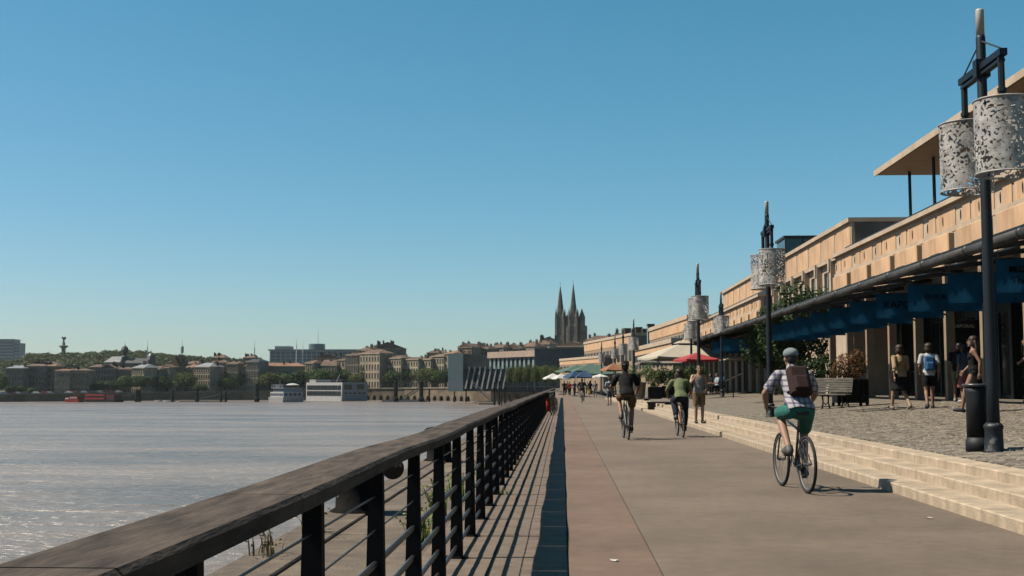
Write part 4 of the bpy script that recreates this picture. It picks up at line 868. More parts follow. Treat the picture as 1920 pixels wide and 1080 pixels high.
def turned(b, a=WA, c=(134*s, 3)):
    b.v = [(c[0] + (v[0])*math.cos(a) - v[1]*math.sin(a), c[1] + v[0]*math.sin(a) + v[1]*math.cos(a), v[2]) for v in b.v]; return b
turned(MB().box(-WL, 0, 0, 12, Zh(668), Zh(656))).build('parapet', M_PINKP, t)
turned(MB().box(-WL, 0, 1.5, 12, Zh(691), Zh(668.1))).build('glazed_wall', M_TEALG, t)
for k in range(11): turned(MB().box(-WL + k*WL/11 + .3, -WL + k*WL/11 + WL/22, .9, 1.49, Zh(690), Zh(669))).build('glass_pane', mat('pale_glass', (.34, .42, .42), .25, .1, .5), t)
for k in range(8):
    x = (10 + k*10)*s; MB().hexa([(x - 7*s, -1, 0), (x - 4*s, -1, 0), (x - 4*s, 4, 0), (x - 7*s, 4, 0)], [(x, 1, Zh(695)), (x + 2.6*s, 1, Zh(695)), (x + 2.6*s, 4, Zh(695)), (x, 4, Zh(695))]).build('slanted_fin', mat('fin_grey', (.42, .43, .42), .6, .1, .4), t)
    MB().box(x, x + 2.8*s, .9, 4, Zh(694.9), Zh(687)).build('fin_head', M_PANEL, t)
MB().box(134.1*s, 228*s, 0, 30, -1, Zh(655)).build('navy_block', M_NAVY, t); MB().box(134.1*s, 228*s, -.2, 30.2, Zh(654.9), Zh(653)).build('navy_roof', M_SLATE, t)
for k in range(4): MB().box((147 + k*18)*s, (152 + k*18)*s, -.1, -.004, Zh(682), Zh(675)).build('window', M_WIN, t)

# further hangars down the quay
def ohangar(a, b, zpy_a, d_a, d_b, base_z, lab, depth=14, bays=10, wz=(.45, .78), endm=None):
    A, B = at_d(a, HORIZON, d_a), at_d(b, HORIZON, d_b); v = B - A; L = v.length; t = thing('quayside_hangar', lab, 'building', (A.x, A.y, base_z), math.atan2(v.y, v.x), 'hangars further down the quay')
    H = zpix(zpy_a, d_a, a) - base_z
    MB().box(0, L, -depth, 0, -1, H - .5).build('wall', M_COLS, t); MB().box(-.2, L, -depth, .2, H - .499, H).build('cornice', M_PALE, t); MB().box(.3, L, .004, .06, H*.80, H - .52).build('parapet_band', M_OCHRE, t)
    MB().box(-.06, -.004, -depth, 0, 0, H - .52).build('end_wall', M_GREYW, t)  # end facing away from the sun, shade painted in as grey
    wm = MB().box(-.45*L/bays*.7, .45*L/bays*.7, -.02, .07, 0, H*(wz[1]-wz[0])).mesh('window', M_WIN)
    for k in range(bays): link('window', wm, t, (L*(k+.5)/bays, 0, H*wz[0]))
    return t
ohangar(1292, 1219, 590, 138, 171, .5, 'ochre hangar beyond the near hangar, above the cream parasol', 12, 12, (.62, .76))
ohangar(1262, 1192, 634, 128, 160, .5, 'low ochre hangar wing above the terrace parasols', 8, 10, (.5, .8))
ohangar(1186, 1096, 624, 215, 262, .3, 'large ochre hangar with a row of tall windows right of the church', 14, 14, (.52, .74))
ohangar(1131, 1050, 666, 232, 265, 0, 'low ochre hangar with small windows behind the market tents', 12, 12, (.62, .75))
for k, (px, py, d_) in enumerate([(1199, 616, 230), (1212, 619, 225), (1178, 618, 240), (1222, 611, 175)]):
    t, s = fthing('roof_chimney', ['broad dark chimney stack right of the church', 'dark chimney stack nearest the lamp', 'small dark chimney stack left of its neighbours', 'glazed dark roof box at the hangar end'][k], 'chimney', px, d_, z=zpix(634, d_, px)); MB().box(-6*s, 6*s, 0, 1.5, -1, zz(t, py, d_, px)).build('stack', M_CHIM if k < 3 else M_TEALG, t); MB().box(-6.6*s, 6.6*s, -.1, 1.6, zz(t, py, d_, px)+.001, zz(t, py, d_, px)+.3).build('cap', M_CHIM, t)

# far railing where the quay turns
d = 300; t, s = fthing('far_railing', 'distant wooden railing where the quay turns', 'railing', 985, d, z=-.1); L = 58*s*1.02
MB().box(-L, L*.9, -.15, .15, .92, 1.05).build('handrail', M_COPE, t); MB().box(-L, L*.9, -.4, .5, -.3, -.02).build('deck_edge', M_TIMBER, t)
for k in range(24): MB().box(-L + k*L*1.9/24, -L + k*L*1.9/24 + .12, -.06, .06, -.02, .92).build('post', M_BLACK, t)
for z in (.25, .5, .72): MB().box(-L, L*.9, -.02, .02, z, z+.03).build('bar', M_BLACK, t)
for k in range(3): MB().tube([(-L + 2 + k*L*.62, .1, -8), (-L + 2 + k*L*.22, .1, -1.2)], .22, 6).build('pile', M_TIMBER, t)

# ------------------------------------------------------------------ trees of the far bank
def tree_vars(n, size, seeds, blobs_fn): return [leaf_cloud(n, blobs_fn(random.Random(s)), size, s) for s in seeds]
def round_blobs(r):
    return [(0,0,.62,.42,.42,.34)] + [(r.uniform(-.3,.3), r.uniform(-.3,.3), r.uniform(.42,.82), r.uniform(.16,.26), r.uniform(.16,.26), r.uniform(.14,.22)) for _ in range(7)]
CR = tree_vars(3200, .034, (1, 2, 3, 4), round_blobs)
CRM = {(i, m.name): with_mat(me, m) for i, me in enumerate(CR) for m in (M_LEAF, M_LEAFD, M_LEAFY)}
TR = trunk_mesh(1.0, .035, 4, .7)
def ftree(px, top, width, d, m, lab, group='trees along the far quay', i=0, z=None):
    t, s = fthing('quay_tree', lab, 'tree', px, d, z=z, group=group); H = zpix(top, d, px) - t.location.z
    c = link('crown', CRM[i % 4, m.name], t); c.scale = (width*s/.9, width*s/.9, H/.98); c.rotation_euler = (0, 0, i*1.7); k = link('trunk', TR, t); k.scale = (H, H, H)
FT = [(-4,700,34),(22,722,20),(38,723,18),(60,727,14),(180,718,22),(205,713,36),(234,704,28),(265,703,38),(303,704,36),(350,697,34),(378,719,26),(400,716,26),(424,708,26),(447,696,36),(472,702,38),(505,698,40),(538,699,42),(566,693,44),(600,690,42),(625,694,34),(648,692,34),(668,700,30),(688,685,26),(709,683,26),(735,694,34),(758,690,34),(780,693,32),(800,689,36),(822,694,32),(838,690,28)]
names = ['first','second','third','fourth','fifth','sixth','seventh','eighth','ninth','tenth','eleventh','twelfth','thirteenth','fourteenth','fifteenth','sixteenth','seventeenth','eighteenth','nineteenth','twentieth','twenty-first','twenty-second','twenty-third','twenty-fourth','twenty-fifth','twenty-sixth','twenty-seventh','twenty-eighth','twenty-ninth','thirtieth']
for i, (px, top, wd) in enumerate(FT):
    m = [M_LEAF, M_LEAFD, M_LEAF, M_LEAFY, M_LEAF, M_LEAFD][i*5 % 6]; kind = {M_LEAF: 'mid green', M_LEAFD: 'dark green', M_LEAFY: 'olive green'}[m]
    ftree(px, top, wd*1.15, bank_d(px) + 9 + (i % 3)*4, m, '%s tree on the far quay, %s from the left' % (kind, names[i]), i=i)
for i, (px, top) in enumerate([(958,686),(974,684),(990,683),(1007,684),(1023,683),(1039,685),(1052,688)]):
    ftree(px, top, 23, 370 - i*6, M_LEAFY, 'clipped olive green tree before the glass hall, %s from the left' % names[i], 'clipped trees before the glass hall', i, z=-.1)
# wooded rise behind the left houses
wood = MB(); rnd = random.Random(9); line = [(-700,690),(-400,678),(-120,676),(0,682),(30,676),(60,667),(95,668),(150,666),(195,663),(255,662),(290,666),(330,672),(420,676),(470,684)]
hv, hf = [], []
for i, (px, py) in enumerate(line):
    a = at_d(px, py + 8, 960); b = at_d(px, HORIZON, 860); c = at_d(px, py + 4, 1400); hv += [(b.x, b.y, -4), (a.x, a.y, a.z), (c.x, c.y, a.z)]
for i in range(len(line)-1): hf += [(3*i, 3*i+3, 3*i+4, 3*i+1), (3*i+1, 3*i+4, 3*i+5, 3*i+2)]
structure(MB().add(hv, hf).build('wooded_hill', M_LEAFD))
V, Fc = [], []
CRW = tree_vars(520, .085, (21, 22, 23, 24), round_blobs)
for me_i in range(950):
    px = rnd.uniform(-450, 460); py = lerp_tab(line, px); d = rnd.uniform(872, 985); f = (d - 860)/100; ztop = zpix(py + 8, 960, px); zg = -4 + (ztop + 4)*min(1, f); p = at_d(px, HORIZON, d); me = CRW[me_i % 4]; sc = rnd.uniform(9, 14)*1.0
    o = len(V); V += [(p.x + v.co.x*sc, p.y + v.co.y*sc, zg - sc*.30 + v.co.z*sc*.8) for v in me.vertices]; Fc += [tuple(q + o for q in pl_.vertices) for pl_ in me.polygons]
me = bpy.data.meshes.new('woodland'); me.from_pydata(V, [], Fc); me.materials.append(leafmat('wood_leaf', (.085, .105, .035), (.035, .05, .018), .08)); tag(link('woodland', me), 'dense green wood on the rise behind the houses', 'wood', kind='stuff')

# ------------------------------------------------------------------ boats, pontoons, gangways
M_HULLW = mat('ship_white', (.70, .69, .67), .45, .06, .5); M_HULLG = mat('ship_grey', (.17, .18, .21), .5, .1, .4); M_REDB = mat('boat_red', (.42, .035, .03), .5, .15, .5); M_BLUEB = mat('boat_blue', (.05, .10, .18), .5, .1, .5)
d = 535; TS = R(35); t, s = fthing('cruise_ship', 'long white river cruise ship with two rows of windows', 'ship', 642, d, z=WATER_Z, turn=TS); Zs = lambda py: zz(t, py, d, 642); L = 77*s/math.cos(TS); DP = 40*s/math.sin(TS)
MB().hexa([(-L,0,-.6),(-.5,0,-.6),(-.5,DP,-.6),(-L,DP,-.6)], [(-L,0,Zs(717)),(0,0,Zs(717)),(0,DP,Zs(717)),(-L,DP,Zs(717))]).build('hull', M_HULLW, t)
MB().box(.02, .12, .15, DP - .1, .6, Zs(718)).build('end_shade', mat('ship_end_shade', (.42, .43, .47), .5, .08, .4), t)  # white end face, its shade painted in as a grey plate
for rowy in ((731, 722.5), (742, 733.5)):
    for k in range(22):
        x0 = -L + .6 + k*(L*.84)/22; MB().box(x0, x0 + L*.84/22*.74, -.12, -.01, Zs(rowy[0]), Zs(rowy[1])).build('cabin_window', M_WIN, t)
    MB().box(-L*.13, -L*.04, -.12, -.01, Zs(rowy[0]), Zs(rowy[1])).build('cabin_window', M_WIN, t)
for k in range(2): MB().box(.13, .2, DP*(.06 + k*.5), DP*(.36 + k*.5), Zs(730), Zs(721)).build('end_window', M_WIN, t)
for k in range(5): MB().box(.13, .2, DP*(.08 + k*.18), DP*(.18 + k*.18), Zs(739), Zs(736)).build('end_window', M_WIN, t)
for k in range(16): MB().box(-L + .4 + k*L/16.2, -L + .52 + k*L/16.2, .02, .12, Zs(717)+.01, Zs(713)).build('deck_post', M_HULLG, t)
MB().box(-L + .3, -.2, .02, .14, Zs(713)+.01, Zs(712.4)).build('deck_rail', M_HULLG, t); MB().box(-L*1.0 + .2, -L*.82, 2, DP*.7, Zs(717)+.02, Zs(711.5)).build('wheelhouse', M_HULLW, t); MB().box(-L*.7, -L*.1, 3, DP*.8, Zs(713), Zs(712.2)).build('sun_awning', M_HULLG, t); MB().tube([(-L*.3, 3, Zs(717)), (-L*.2, 3, Zs(703))], .15, 5).build('mast', M_HULLW, t)
d = 500; TS = R(40); t, s = fthing('tour_boat', 'white and blue passenger boat beside the cruise ship', 'boat', 531, d, z=WATER_Z, turn=TS); Zs = lambda py: zz(t, py, d, 531); L = 33*s/math.cos(TS); DP = 33*s/math.sin(TS)
MB().hexa([(-L,.5,-.5),(-.6,.4,-.5),(-.6,DP-.4,-.5),(-L,DP-.4,-.5)], [(-L*1.02,0,Zs(745)),(.1,-.1,Zs(745)),(.1,DP,Zs(745)),(-L*1.02,DP,Zs(745))]).build('hull', M_HULLW, t)
MB().box(-L*.95, -.5, .6, DP - .6, Zs(744.9), Zs(735)).build('lower_cabin', M_HULLW, t); MB().box(-L*.80, -.8, .9, DP - .9, Zs(734.9), Zs(728)).build('upper_cabin', mat('boat_pale_blue', (.30, .40, .52), .5, .1, .5), t); MB().box(-L*.86, -.4, .4, DP - .4, Zs(727.9), Zs(727.2)).build('upper_deck', M_HULLW, t)
for k in range(7): MB().box(-L*.92 + k*L*.125, -L*.92 + k*L*.125 + L*.08, .5, .59, Zs(742), Zs(737.5)).build('window', M_BLUEB, t)
for k in range(4): MB().box(-.49, -.42, DP*(.1 + k*.21), DP*(.24 + k*.21), Zs(742), Zs(737)).build('window', M_BLUEB, t)
for k in range(6): MB().box(-L*.78 + k*L*.12, -L*.78 + k*L*.12 + L*.08, .8, .89, Zs(733.5), Zs(729.5)).build('window', M_WIN, t)
for k in range(8): MB().box(-L*.84 + k*L*.11, -L*.84 + k*L*.11 + .1, .45, .55, Zs(727.1), Zs(722)).build('deck_post', M_HULLW, t)
MB().box(-L*.84, -.5, .44, .56, Zs(722), Zs(721.6)).build('deck_rail', M_HULLW, t); MB().box(-L*.75, -L*.45, 1.5, DP*.6, Zs(727.1), Zs(721)).build('wheelhouse', M_BLUEB, t); MB().lathe([(3.0, Zs(722)), (1.6, Zs(719.4)), (.1, Zs(718.4))], 8, (-L*.1, DP*.5)).build('deck_parasol', M_HULLW, t); MB().tube([(-L*.1,DP*.5,Zs(727.1)),(-L*.1,DP*.5,Zs(720))], .08, 5).build('parasol_pole', M_HULLW, t); MB().tube([(-L*.6,3,Zs(721)),(-L*.6,3,Zs(713))], .08, 5).build('mast', M_HULLW, t)
d = 505; t, s = fthing('red_boat', 'red two-deck floating restaurant boat moored at the far quay', 'boat', 178, d, z=WATER_Z, turn=R(20)); Zs = lambda py: zz(t, py, d, 178)
MB().hexa([(-22*s,0,-.4),(44*s,0,-.4),(44*s,6,-.4),(-22*s,6,-.4)], [(-24*s,-.2,Zs(749)),(46*s,-.2,Zs(749)),(46*s,6.2,Zs(749)),(-24*s,6.2,Zs(749))]).build('hull', mat('hull_dark', (.03, .03, .035), .5, .2, .5), t)
MB().box(-23*s, 22*s, 0, 6, Zs(748.9), Zs(745.4)).box(-23*s, 22*s, 0, 6, Zs(742.4), Zs(739)).build('deck_side', M_REDB, t); MB().box(-22*s, 21*s, .5, 5.5, Zs(745.4), Zs(742.4)).build('lower_window', M_WIN, t); MB().box(22.1*s, 43*s, .3, 5.7, Zs(748.9), Zs(740)).build('bow_cabin', mat('boat_maroon', (.12, .02, .025), .5, .2, .5), t)
MB().box(-19*s, 19*s, .4, 5.6, Zs(734.6), Zs(733.4)).build('roof', mat('boat_roof', (.02, .02, .024), .5, .2, 1), t)
for k in range(8): MB().box((-18 + k*5.1)*s, (-18 + k*5.1)*s + .15, .5, .65, Zs(738.9), Zs(734.7)).build('roof_post', M_BLACK, t)
t, s = fthing('small_red_boat', 'small red and white launch left of the red boat', 'boat', 134, 500, z=WATER_Z, turn=R(24)); Zs = lambda py: zz(t, py, 500, 134)
MB().hexa([(-16*s,.5,-.3),(18*s,0,-.3),(18*s,3,-.3),(-16*s,2.5,-.3)], [(-18*s,.3,Zs(748.5)),(19*s,-.2,Zs(748.5)),(19*s,3.2,Zs(748.5)),(-18*s,2.7,Zs(748.5))]).build('hull', M_REDB, t); MB().box(-6*s, 14*s, .4, 2.6, Zs(748.4), Zs(743.5)).build('cabin', M_REDB, t); MB().box(-17*s, -9*s, .6, 2.4, Zs(748.4), Zs(746)).build('foredeck', M_HULLW, t)
for k in range(4): MB().box((-4 + k*4.4)*s, (-1 + k*4.4)*s, .28, .396, Zs(747), Zs(744.8)).build('window', M_HULLW, t)
for k, (px, lab) in enumerate([(296, 'white motorboat at the far pontoon, left'), (312, 'white motorboat at the far pontoon, middle'), (322, 'white motorboat at the far pontoon, right')]):
    t, s = fthing('motorboat', lab, 'boat', px, 520, z=WATER_Z, group='motorboats at the far pontoon'); MB().hexa([(-5*s,.6,-.2),(5*s,.2,-.2),(5*s,1.8,-.2),(-5*s,1.4,-.2)], [(-7*s,.8,.7),(6*s,0,.6),(6*s,2,.6),(-7*s,1.2,.7)]).build('hull', M_HULLW, t); MB().box(-2*s, 3*s, .4, 1.6, .61, 1.2).build('cabin', M_WIN, t)
def gangway(px0, y0, px1, y1, d, lab, w_=2.4, rm=None):
    A, B = at_d(px0, y0, d), at_d(px1, y1, d); t = thing('gangway', lab, 'gangway', (A.x, A.y, A.z), YAW, 'gangways to the pontoons'); v = B - A; L = v.dot(RGT); hz = v.z
    b = MB(); b.hexa([(0,0,-.3),(L,0,hz-.3),(L,w_,hz-.3),(0,w_,-.3)], [(0,0,0),(L,0,hz),(L,w_,hz),(0,w_,0)]); b.build('deck', M_HULLG, t)
    for yy in (0, w_): MB().hexa([(0,yy,.9),(L,yy,hz+.9),(L,yy+.12,hz+.9),(0,yy+.12,.9)], [(0,yy,1.1),(L,yy,hz+1.1),(L,yy+.12,hz+1.1),(0,yy+.12,1.1)]).build('handrail', rm or M_PIPE, t)
    n = 8
    for k in range(n + 1): f = k/n; MB().box(L*f-.05, L*f+.05, .02, .10, hz*f+.001, hz*f+.9).build('baluster', M_PIPE, t)
    return t
gangway(225, 742, 285, 731, 515, 'grey gangway sloping up right of the red boat'); gangway(372, 747, 430, 734, 522, 'long grey gangway sloping up to the left quay')
gangway(757, 748, 784, 731, 520, 'broad grey gangway between dark piles before the arches', 4); g2 = gangway(887, 722, 917, 748, 440, 'pale metal stair gangway sloping down right of the arches', 6, M_WHITE)
for k, (px, w_, y0, lab) in enumerate([(390, 60, 748, 'long low floating pontoon at the left quay'), (770, 60, 749.5, 'floating pontoon before the arches')]):
    t, s = fthing('pontoon', lab, 'pontoon', px, 515, z=WATER_Z, group='floating pontoons'); MB().bevbox(-w_*s*.9, w_*s*.5, 0, 5, -.3, .7, .1).build('float', M_PALE if k == 0 else M_HULLG, t); MB().box(-w_*s*.9, w_*s*.5, .1, .2, .701, 1.0).build('edge_beam', M_HULLG, t)
t, s = fthing('pontoon', 'small pale landing stage at the foot of the stair gangway', 'pontoon', 905, 440, z=WATER_Z, group='floating pontoons'); MB().bevbox(-8*s, 24*s, -2, 6, -.3, .9, .1).build('float', M_PALE, t); MB().box(-8*s, 24*s, -1.9, -1.8, .901, 1.2).build('edge_beam', M_HULLG, t)
PILES = [(257,730,2.2),(262,730,2.2),(324,731,2),(370,727,2.4),(415,732,1.2),(424,732,1.2),(482,718,3.2),(742,715,3.6),(790,714,3.6),(805,730,1.2),(852,716,.9),(874,718,.9),(927,716,.9),(936,714,.9),(947,715,.9),(1002-2,728,.6)]
for k, (px, py, r) in enumerate(PILES):
    d_ = 512 if px < 900 else 430; t, s = fthing('mooring_pile', 'dark mooring pile on the far side, %s from the left' % names[k], 'pile', px, d_, z=WATER_Z, group='mooring piles along the far quay'); zt = zz(t, py, d_, px)
    MB().lathe([(r*.22+.1, -1.5), (r*.22+.1, zt - .3), (r*.14, zt)], 10).build('shaft', M_BLACK, t); MB().lathe([(r*.32+.14, 0), (r*.32+.14, 1.6), (r*.25+.1, 2.0)], 10).build('collar', M_BLACK, t)
# parked cars as bright specks on the left quay
M_CARS = [mat('car_%d' % i, c, .35, .05, 1) for i, c in enumerate([(.65, .65, .64), (.08, .09, .1), (.4, .41, .42), (.3, .04, .04)])]
def car_mesh(m):
    b = MB(); b.hexa([(-2.1,-.85,.3),(2.1,-.85,.3),(2.1,.85,.3),(-2.1,.85,.3)], [(-2.0,-.82,.85),(2.0,-.82,.85),(2.0,.82,.85),(-2.0,.82,.85)]); b.hexa([(-1.5,-.78,.851),(1.1,-.78,.851),(1.1,.78,.851),(-1.5,.78,.851)], [(-1.0,-.65,1.42),(.5,-.65,1.42),(.5,.65,1.42),(-1.0,.65,1.42)]); return b.mesh('body', m)
CARB = [car_mesh(m) for m in M_CARS]; whl = MB()
for x in (-1.3, 1.3):
    for y in (-.86, .70): whl.tube([(x, y, .31), (x, y+.16, .31)], .31, 10)
whl = whl.mesh('wheels', M_BLACK)
for k in range(15):
    px = 4 + k*15.5 + rnd.uniform(-4, 4); t, s = fthing('parked_car', '%s parked car on the far left quay, %s from the left' % (['white', 'dark', 'silver', 'red'][(k*7) % 4], names[k]), 'car', px, bank_d(px) + 5, group='cars parked on the far quay'); link('body', CARB[(k*7) % 4], t)
    for x in (-1.3, 1.3):
        for y in (-.80, .80): MB().tube([(x, y-.08, .31), (x, y+.08, .31)], .31, 10).build('wheel', M_BLACK, t)

# ------------------------------------------------------------------ thin summer haze over the river
hz_ = bpy.data.materials.new('haze'); hz_.use_nodes = True; n = hz_.node_tree; n.nodes.clear(); pv = n.nodes.new('ShaderNodeVolumePrincipled'); ho = n.nodes.new('ShaderNodeOutputMaterial')
pv.inputs['Color'].default_value = (.80, .90, .95, 1); pv.inputs['Density'].default_value = .00004; pv.inputs['Anisotropy'].default_value = .2; n.links.new(pv.outputs[0], ho.inputs['Volume'])
hb_ = MB().box(-2700, 1100, -120, 4100, -9.2, 110).build('haze', hz_); hb_['kind'] = 'stuff'; hb_['label'] = 'thin summer haze over river and quay'; hb_['category'] = 'haze'

# ================================================================== BICYCLES
M_RUB = mat('tyre_rubber', (.018, .018, .018), .8, .1, 5); M_RIM = mat('rim_metal', (.22, .22, .23), .6, .1, 5, metal=.2); M_SAD = mat('saddle_black', (.015, .014, .014), .6, .1, 5)
WR = .34
ty = MB().torus(WR - .02, .02, 36, 8).mesh('tyre', M_RUB, True)
ri = MB().torus(WR - .045, .011, 36, 6)
for k in range(18):
    a = k*math.pi/9; ri.tube([((-1)**k*.02, 0, 0), (0, (WR-.05)*math.cos(a), (WR-.05)*math.sin(a))], .0013, 4)
ri.tube([(-.045, 0, 0), (.045, 0, 0)], .018, 8); ri = ri.mesh('rim', M_RIM)
def bicycle(lab, loc, rz, col, lean=0.0, group=None, crate=False):
    t = thing('bicycle', lab, 'bicycle', loc, rz, group); t.rotation_euler = (0, lean, rz); m = mat('bike_%02d%02d%02d' % tuple(int(c*99) for c in col), col, .35, .08, 5, spec=.5)
    for y in (-.52, .53): w_ = link('wheel', ty, t, (0, y, WR)); w_.name = 'wheel'; link('rim', ri, w_)
    b = MB(); bb, sd, hd, hb, ra, fa = (0,-.06,.29), (0,-.22,.80), (0,.36,.86), (0,.40,.70), (0,-.52,WR), (0,.53,WR)
    b.tube([bb, sd], .016, 8).tube([sd[:1]+(-.20,)+(.74,), hd], .015, 8).tube([bb, hb], .019, 8).tube([hd, hb], .02, 8)
    for s in (-1, 1): b.tube([(s*.012,-.06,.29),(s*.055,-.52,WR)], .009, 6).tube([(s*.012,-.20,.74),(s*.055,-.52,WR)], .008, 6)
    b.build('frame', m, t)
    f = MB()
    for s in (-1, 1): f.tube([(s*.02,.405,.69),(s*.05,.43,.60),(s*.05,.53,WR)], .011, 6)
    f.build('fork', m, t)
    MB().tube([hd, (0,.345,.98)], .014, 8).tube([(-.28,.26,1.0),(-.16,.34,1.0),(0,.36,.98),(.16,.34,1.0),(.28,.26,1.0)], .012, 8).build('handlebar', M_RIM, t)
    for s in (-1, 1): MB().tube([(s*.28,.26,1.0),(s*.20,.31,1.0)], .017, 8).build('grip', M_SAD, t)
    MB().tube([sd, (0,-.245,.92)], .012, 8).build('seat_post', M_RIM, t)
    MB().hexa([(-.07,-.40,.92),(.07,-.40,.92),(.022,-.12,.93),(-.022,-.12,.93)], [(-.075,-.40,.965),(.075,-.40,.965),(.02,-.12,.955),(-.02,-.12,.955)]).build('saddle', M_SAD, t)
    MB().tube([(.03,-.06,.29),(.045,-.06,.29)], .09, 20).build('chainring', M_RIM, t)
    for s in (-1, 1):
        MB().tube([(s*.06,-.06,.29),(s*.07,-.06+s*.09,.29-s*.14)], .009, 6).build('crank', M_RIM, t); MB().box(s*.12-.045, s*.12+.045, -.06+s*.09-.04, -.06+s*.09+.04, .28-s*.14, .30-s*.14).build('pedal', M_SAD, t)
    return t

# ================================================================== PEOPLE
SKIN = {'a': mat('skin_a', (.50, .30, .20), .55, .08, 9), 'b': mat('skin_b', (.38, .21, .135), .55, .08, 9), 'c': mat('skin_c', (.24, .13, .085), .55, .08, 9)}
HAIRM = {'brown': mat('hair_brown', (.045, .022, .012), .6, .35, 30, stretch=(4, 4, 1)), 'dark': mat('hair_dark', (.018, .013, .011), .5, .3, 30), 'fair': mat('hair_fair', (.20, .12, .06), .6, .3, 30)}
def V3(*a): return Vector(a)
def pose_std(kind):
    J = dict(pel=V3(0,0,.95), wst=V3(0,.01,1.10), chs=V3(0,.0,1.32), nck=V3(0,-.005,1.49), hed=V3(0,.025,1.635))
    for s, n in ((-1, 'l'), (1, 'r')):
        J['hip'+n] = V3(s*.095,0,.92); J['kne'+n] = V3(s*.10,.015,.50); J['ank'+n] = V3(s*.10,-.02,.085); J['toe'+n] = V3(s*.115,.15,.035)
        J['sho'+n] = V3(s*.185,-.01,1.425); J['elb'+n] = V3(s*.235,-.03,1.14); J['wri'+n] = V3(s*.245,.03,.90); J['hdr'+n] = V3(s*.02,.25,-1)
    if kind == 'walk':
        J['knel'] = V3(-.095,.20,.52); J['ankl'] = V3(-.095,.28,.10); J['toel'] = V3(-.105,.45,.075)
        J['kner'] = V3(.095,-.02,.50); J['ankr'] = V3(.095,-.30,.16); J['toer'] = V3(.105,-.18,.03)
        J['elbl'] = V3(-.24,-.14,1.16); J['wril'] = V3(-.24,-.12,.92); J['elbr'] = V3(.24,.05,1.14); J['wrir'] = V3(.22,.22,.98)
        J['hdrl'] = V3(0,.1,-1); J['hdrr'] = V3(0,.6,-.8)
    if kind == 'walk2':
        J['kner'] = V3(.095,.15,.52); J['ankr'] = V3(.095,.17,.10); J['toer'] = V3(.105,.34,.06)
        J['knel'] = V3(-.095,-.04,.50); J['ankl'] = V3(-.095,-.22,.12); J['toel'] = V3(-.105,-.10,.03)
        J['elbr'] = V3(.24,-.10,1.15); J['wrir'] = V3(.23,-.06,.91); J['elbl'] = V3(-.25,-.02,1.15); J['wril'] = V3(-.22,.14,1.0); J['hdrl'] = V3(.1,.7,-.6)
    if kind == 'phone':
        J['elbr'] = V3(.30,.12,1.18); J['wrir'] = V3(.13,.17,1.42); J['hdrr'] = V3(-.5,-.1,.8); J['elbl'] = V3(-.24,.0,1.14); J['wril'] = V3(-.19,.16,1.00); J['hdrl'] = V3(.5,.6,-.4)
    if kind == 'lean':
        J['hed'] = V3(.03,.07,1.62); J['elbl'] = V3(-.23,.06,1.16); J['wril'] = V3(-.12,.22,1.05); J['hdrl'] = V3(.6,.6,-.1)
    if kind in ('cycle', 'cyclew'):
        J['pel'] = V3(0,-.28,1.01); J['wst'] = V3(0,-.20,1.14); J['chs'] = V3(0,-.08,1.34); J['nck'] = V3(0,0,1.49); J['hed'] = V3(0,.06,1.625)
        for s, n in ((-1, 'l'), (1, 'r')):
            J['hip'+n] = V3(s*.095,-.26,.985); J['sho'+n] = V3(s*.185,-.03,1.425); J['elb'+n] = V3(s*.33,.10,1.20); J['wri'+n] = V3(s*.27,.24,1.035); J['hdr'+n] = V3(-s*.12,.75,-.25)
            py, pz = -.06 + s*.09, .30 - s*.14; J['ank'+n] = V3(s*.125, py - .07, pz + .09); J['toe'+n] = V3(s*.135, py + .09, pz + .045)
            a, h = J['ank'+n], J['hip'+n]; mid = (a + h)/2; dd = (a - h).length; q = math.sqrt(max(.001, .45**2 - dd*dd/4)); fw = Vector((0,1,.55)).normalized(); J['kne'+n] = mid + fw*q; J['kne'+n].x = s*.15
    if kind == 'sit':
        off = V3(0,0,-.45); 
        for k in list(J):
            if k[:3] in ('pel','wst','chs','nck','hed','sho','elb','wri','hip'): J[k] = J[k] + off
        for s, n in ((-1,'l'),(1,'r')): J['kne'+n] = V3(s*.13,.42,.50); J['ank'+n] = V3(s*.13,.38,.085); J['toe'+n] = V3(s*.14,.55,.04); J['wri'+n] = V3(s*.12,.30,.66); J['elb'+n] = V3(s*.25,.08,.70); J['hdr'+n] = V3(-s*.3,.9,0)
    return J
def loft(b, secs, n=18):
    vs, fs = [], []
    for (c, rx, ry, ax, ay) in secs:
        for k in range(n): a = 2*math.pi*k/n; vs.append(c + ax*rx*math.cos(a) + ay*ry*math.sin(a))
    for i in range(len(secs)-1):
        for k in range(n): j = (k+1) % n; fs.append((i*n+k, i*n+j, (i+1)*n+j, (i+1)*n+k))
    fs.append(tuple(reversed(range(n)))); fs.append(tuple(range((len(secs)-1)*n, len(secs)*n))); b.add(vs, fs)
def voxel(b, size, smooth_it=4):
    me = bpy.data.meshes.new('tmp'); me.from_pydata(b.v, [], b.f)
    bm = bmesh.new(); bm.from_mesh(me); bmesh.ops.recalc_face_normals(bm, faces=bm.faces); bm.to_mesh(me); bm.free()
    o = bpy.data.objects.new('tmp', me); COL.objects.link(o)
    r = o.modifiers.new('r', 'REMESH'); r.mode = 'VOXEL'; r.voxel_size = size
    if smooth_it: s_ = o.modifiers.new('s', 'SMOOTH'); s_.iterations = smooth_it; s_.factor = .5
    dg = bpy.context.evaluated_depsgraph_get(); out = bpy.data.meshes.new_from_object(o.evaluated_get(dg)); bpy.data.objects.remove(o); bpy.data.meshes.remove(me); return out
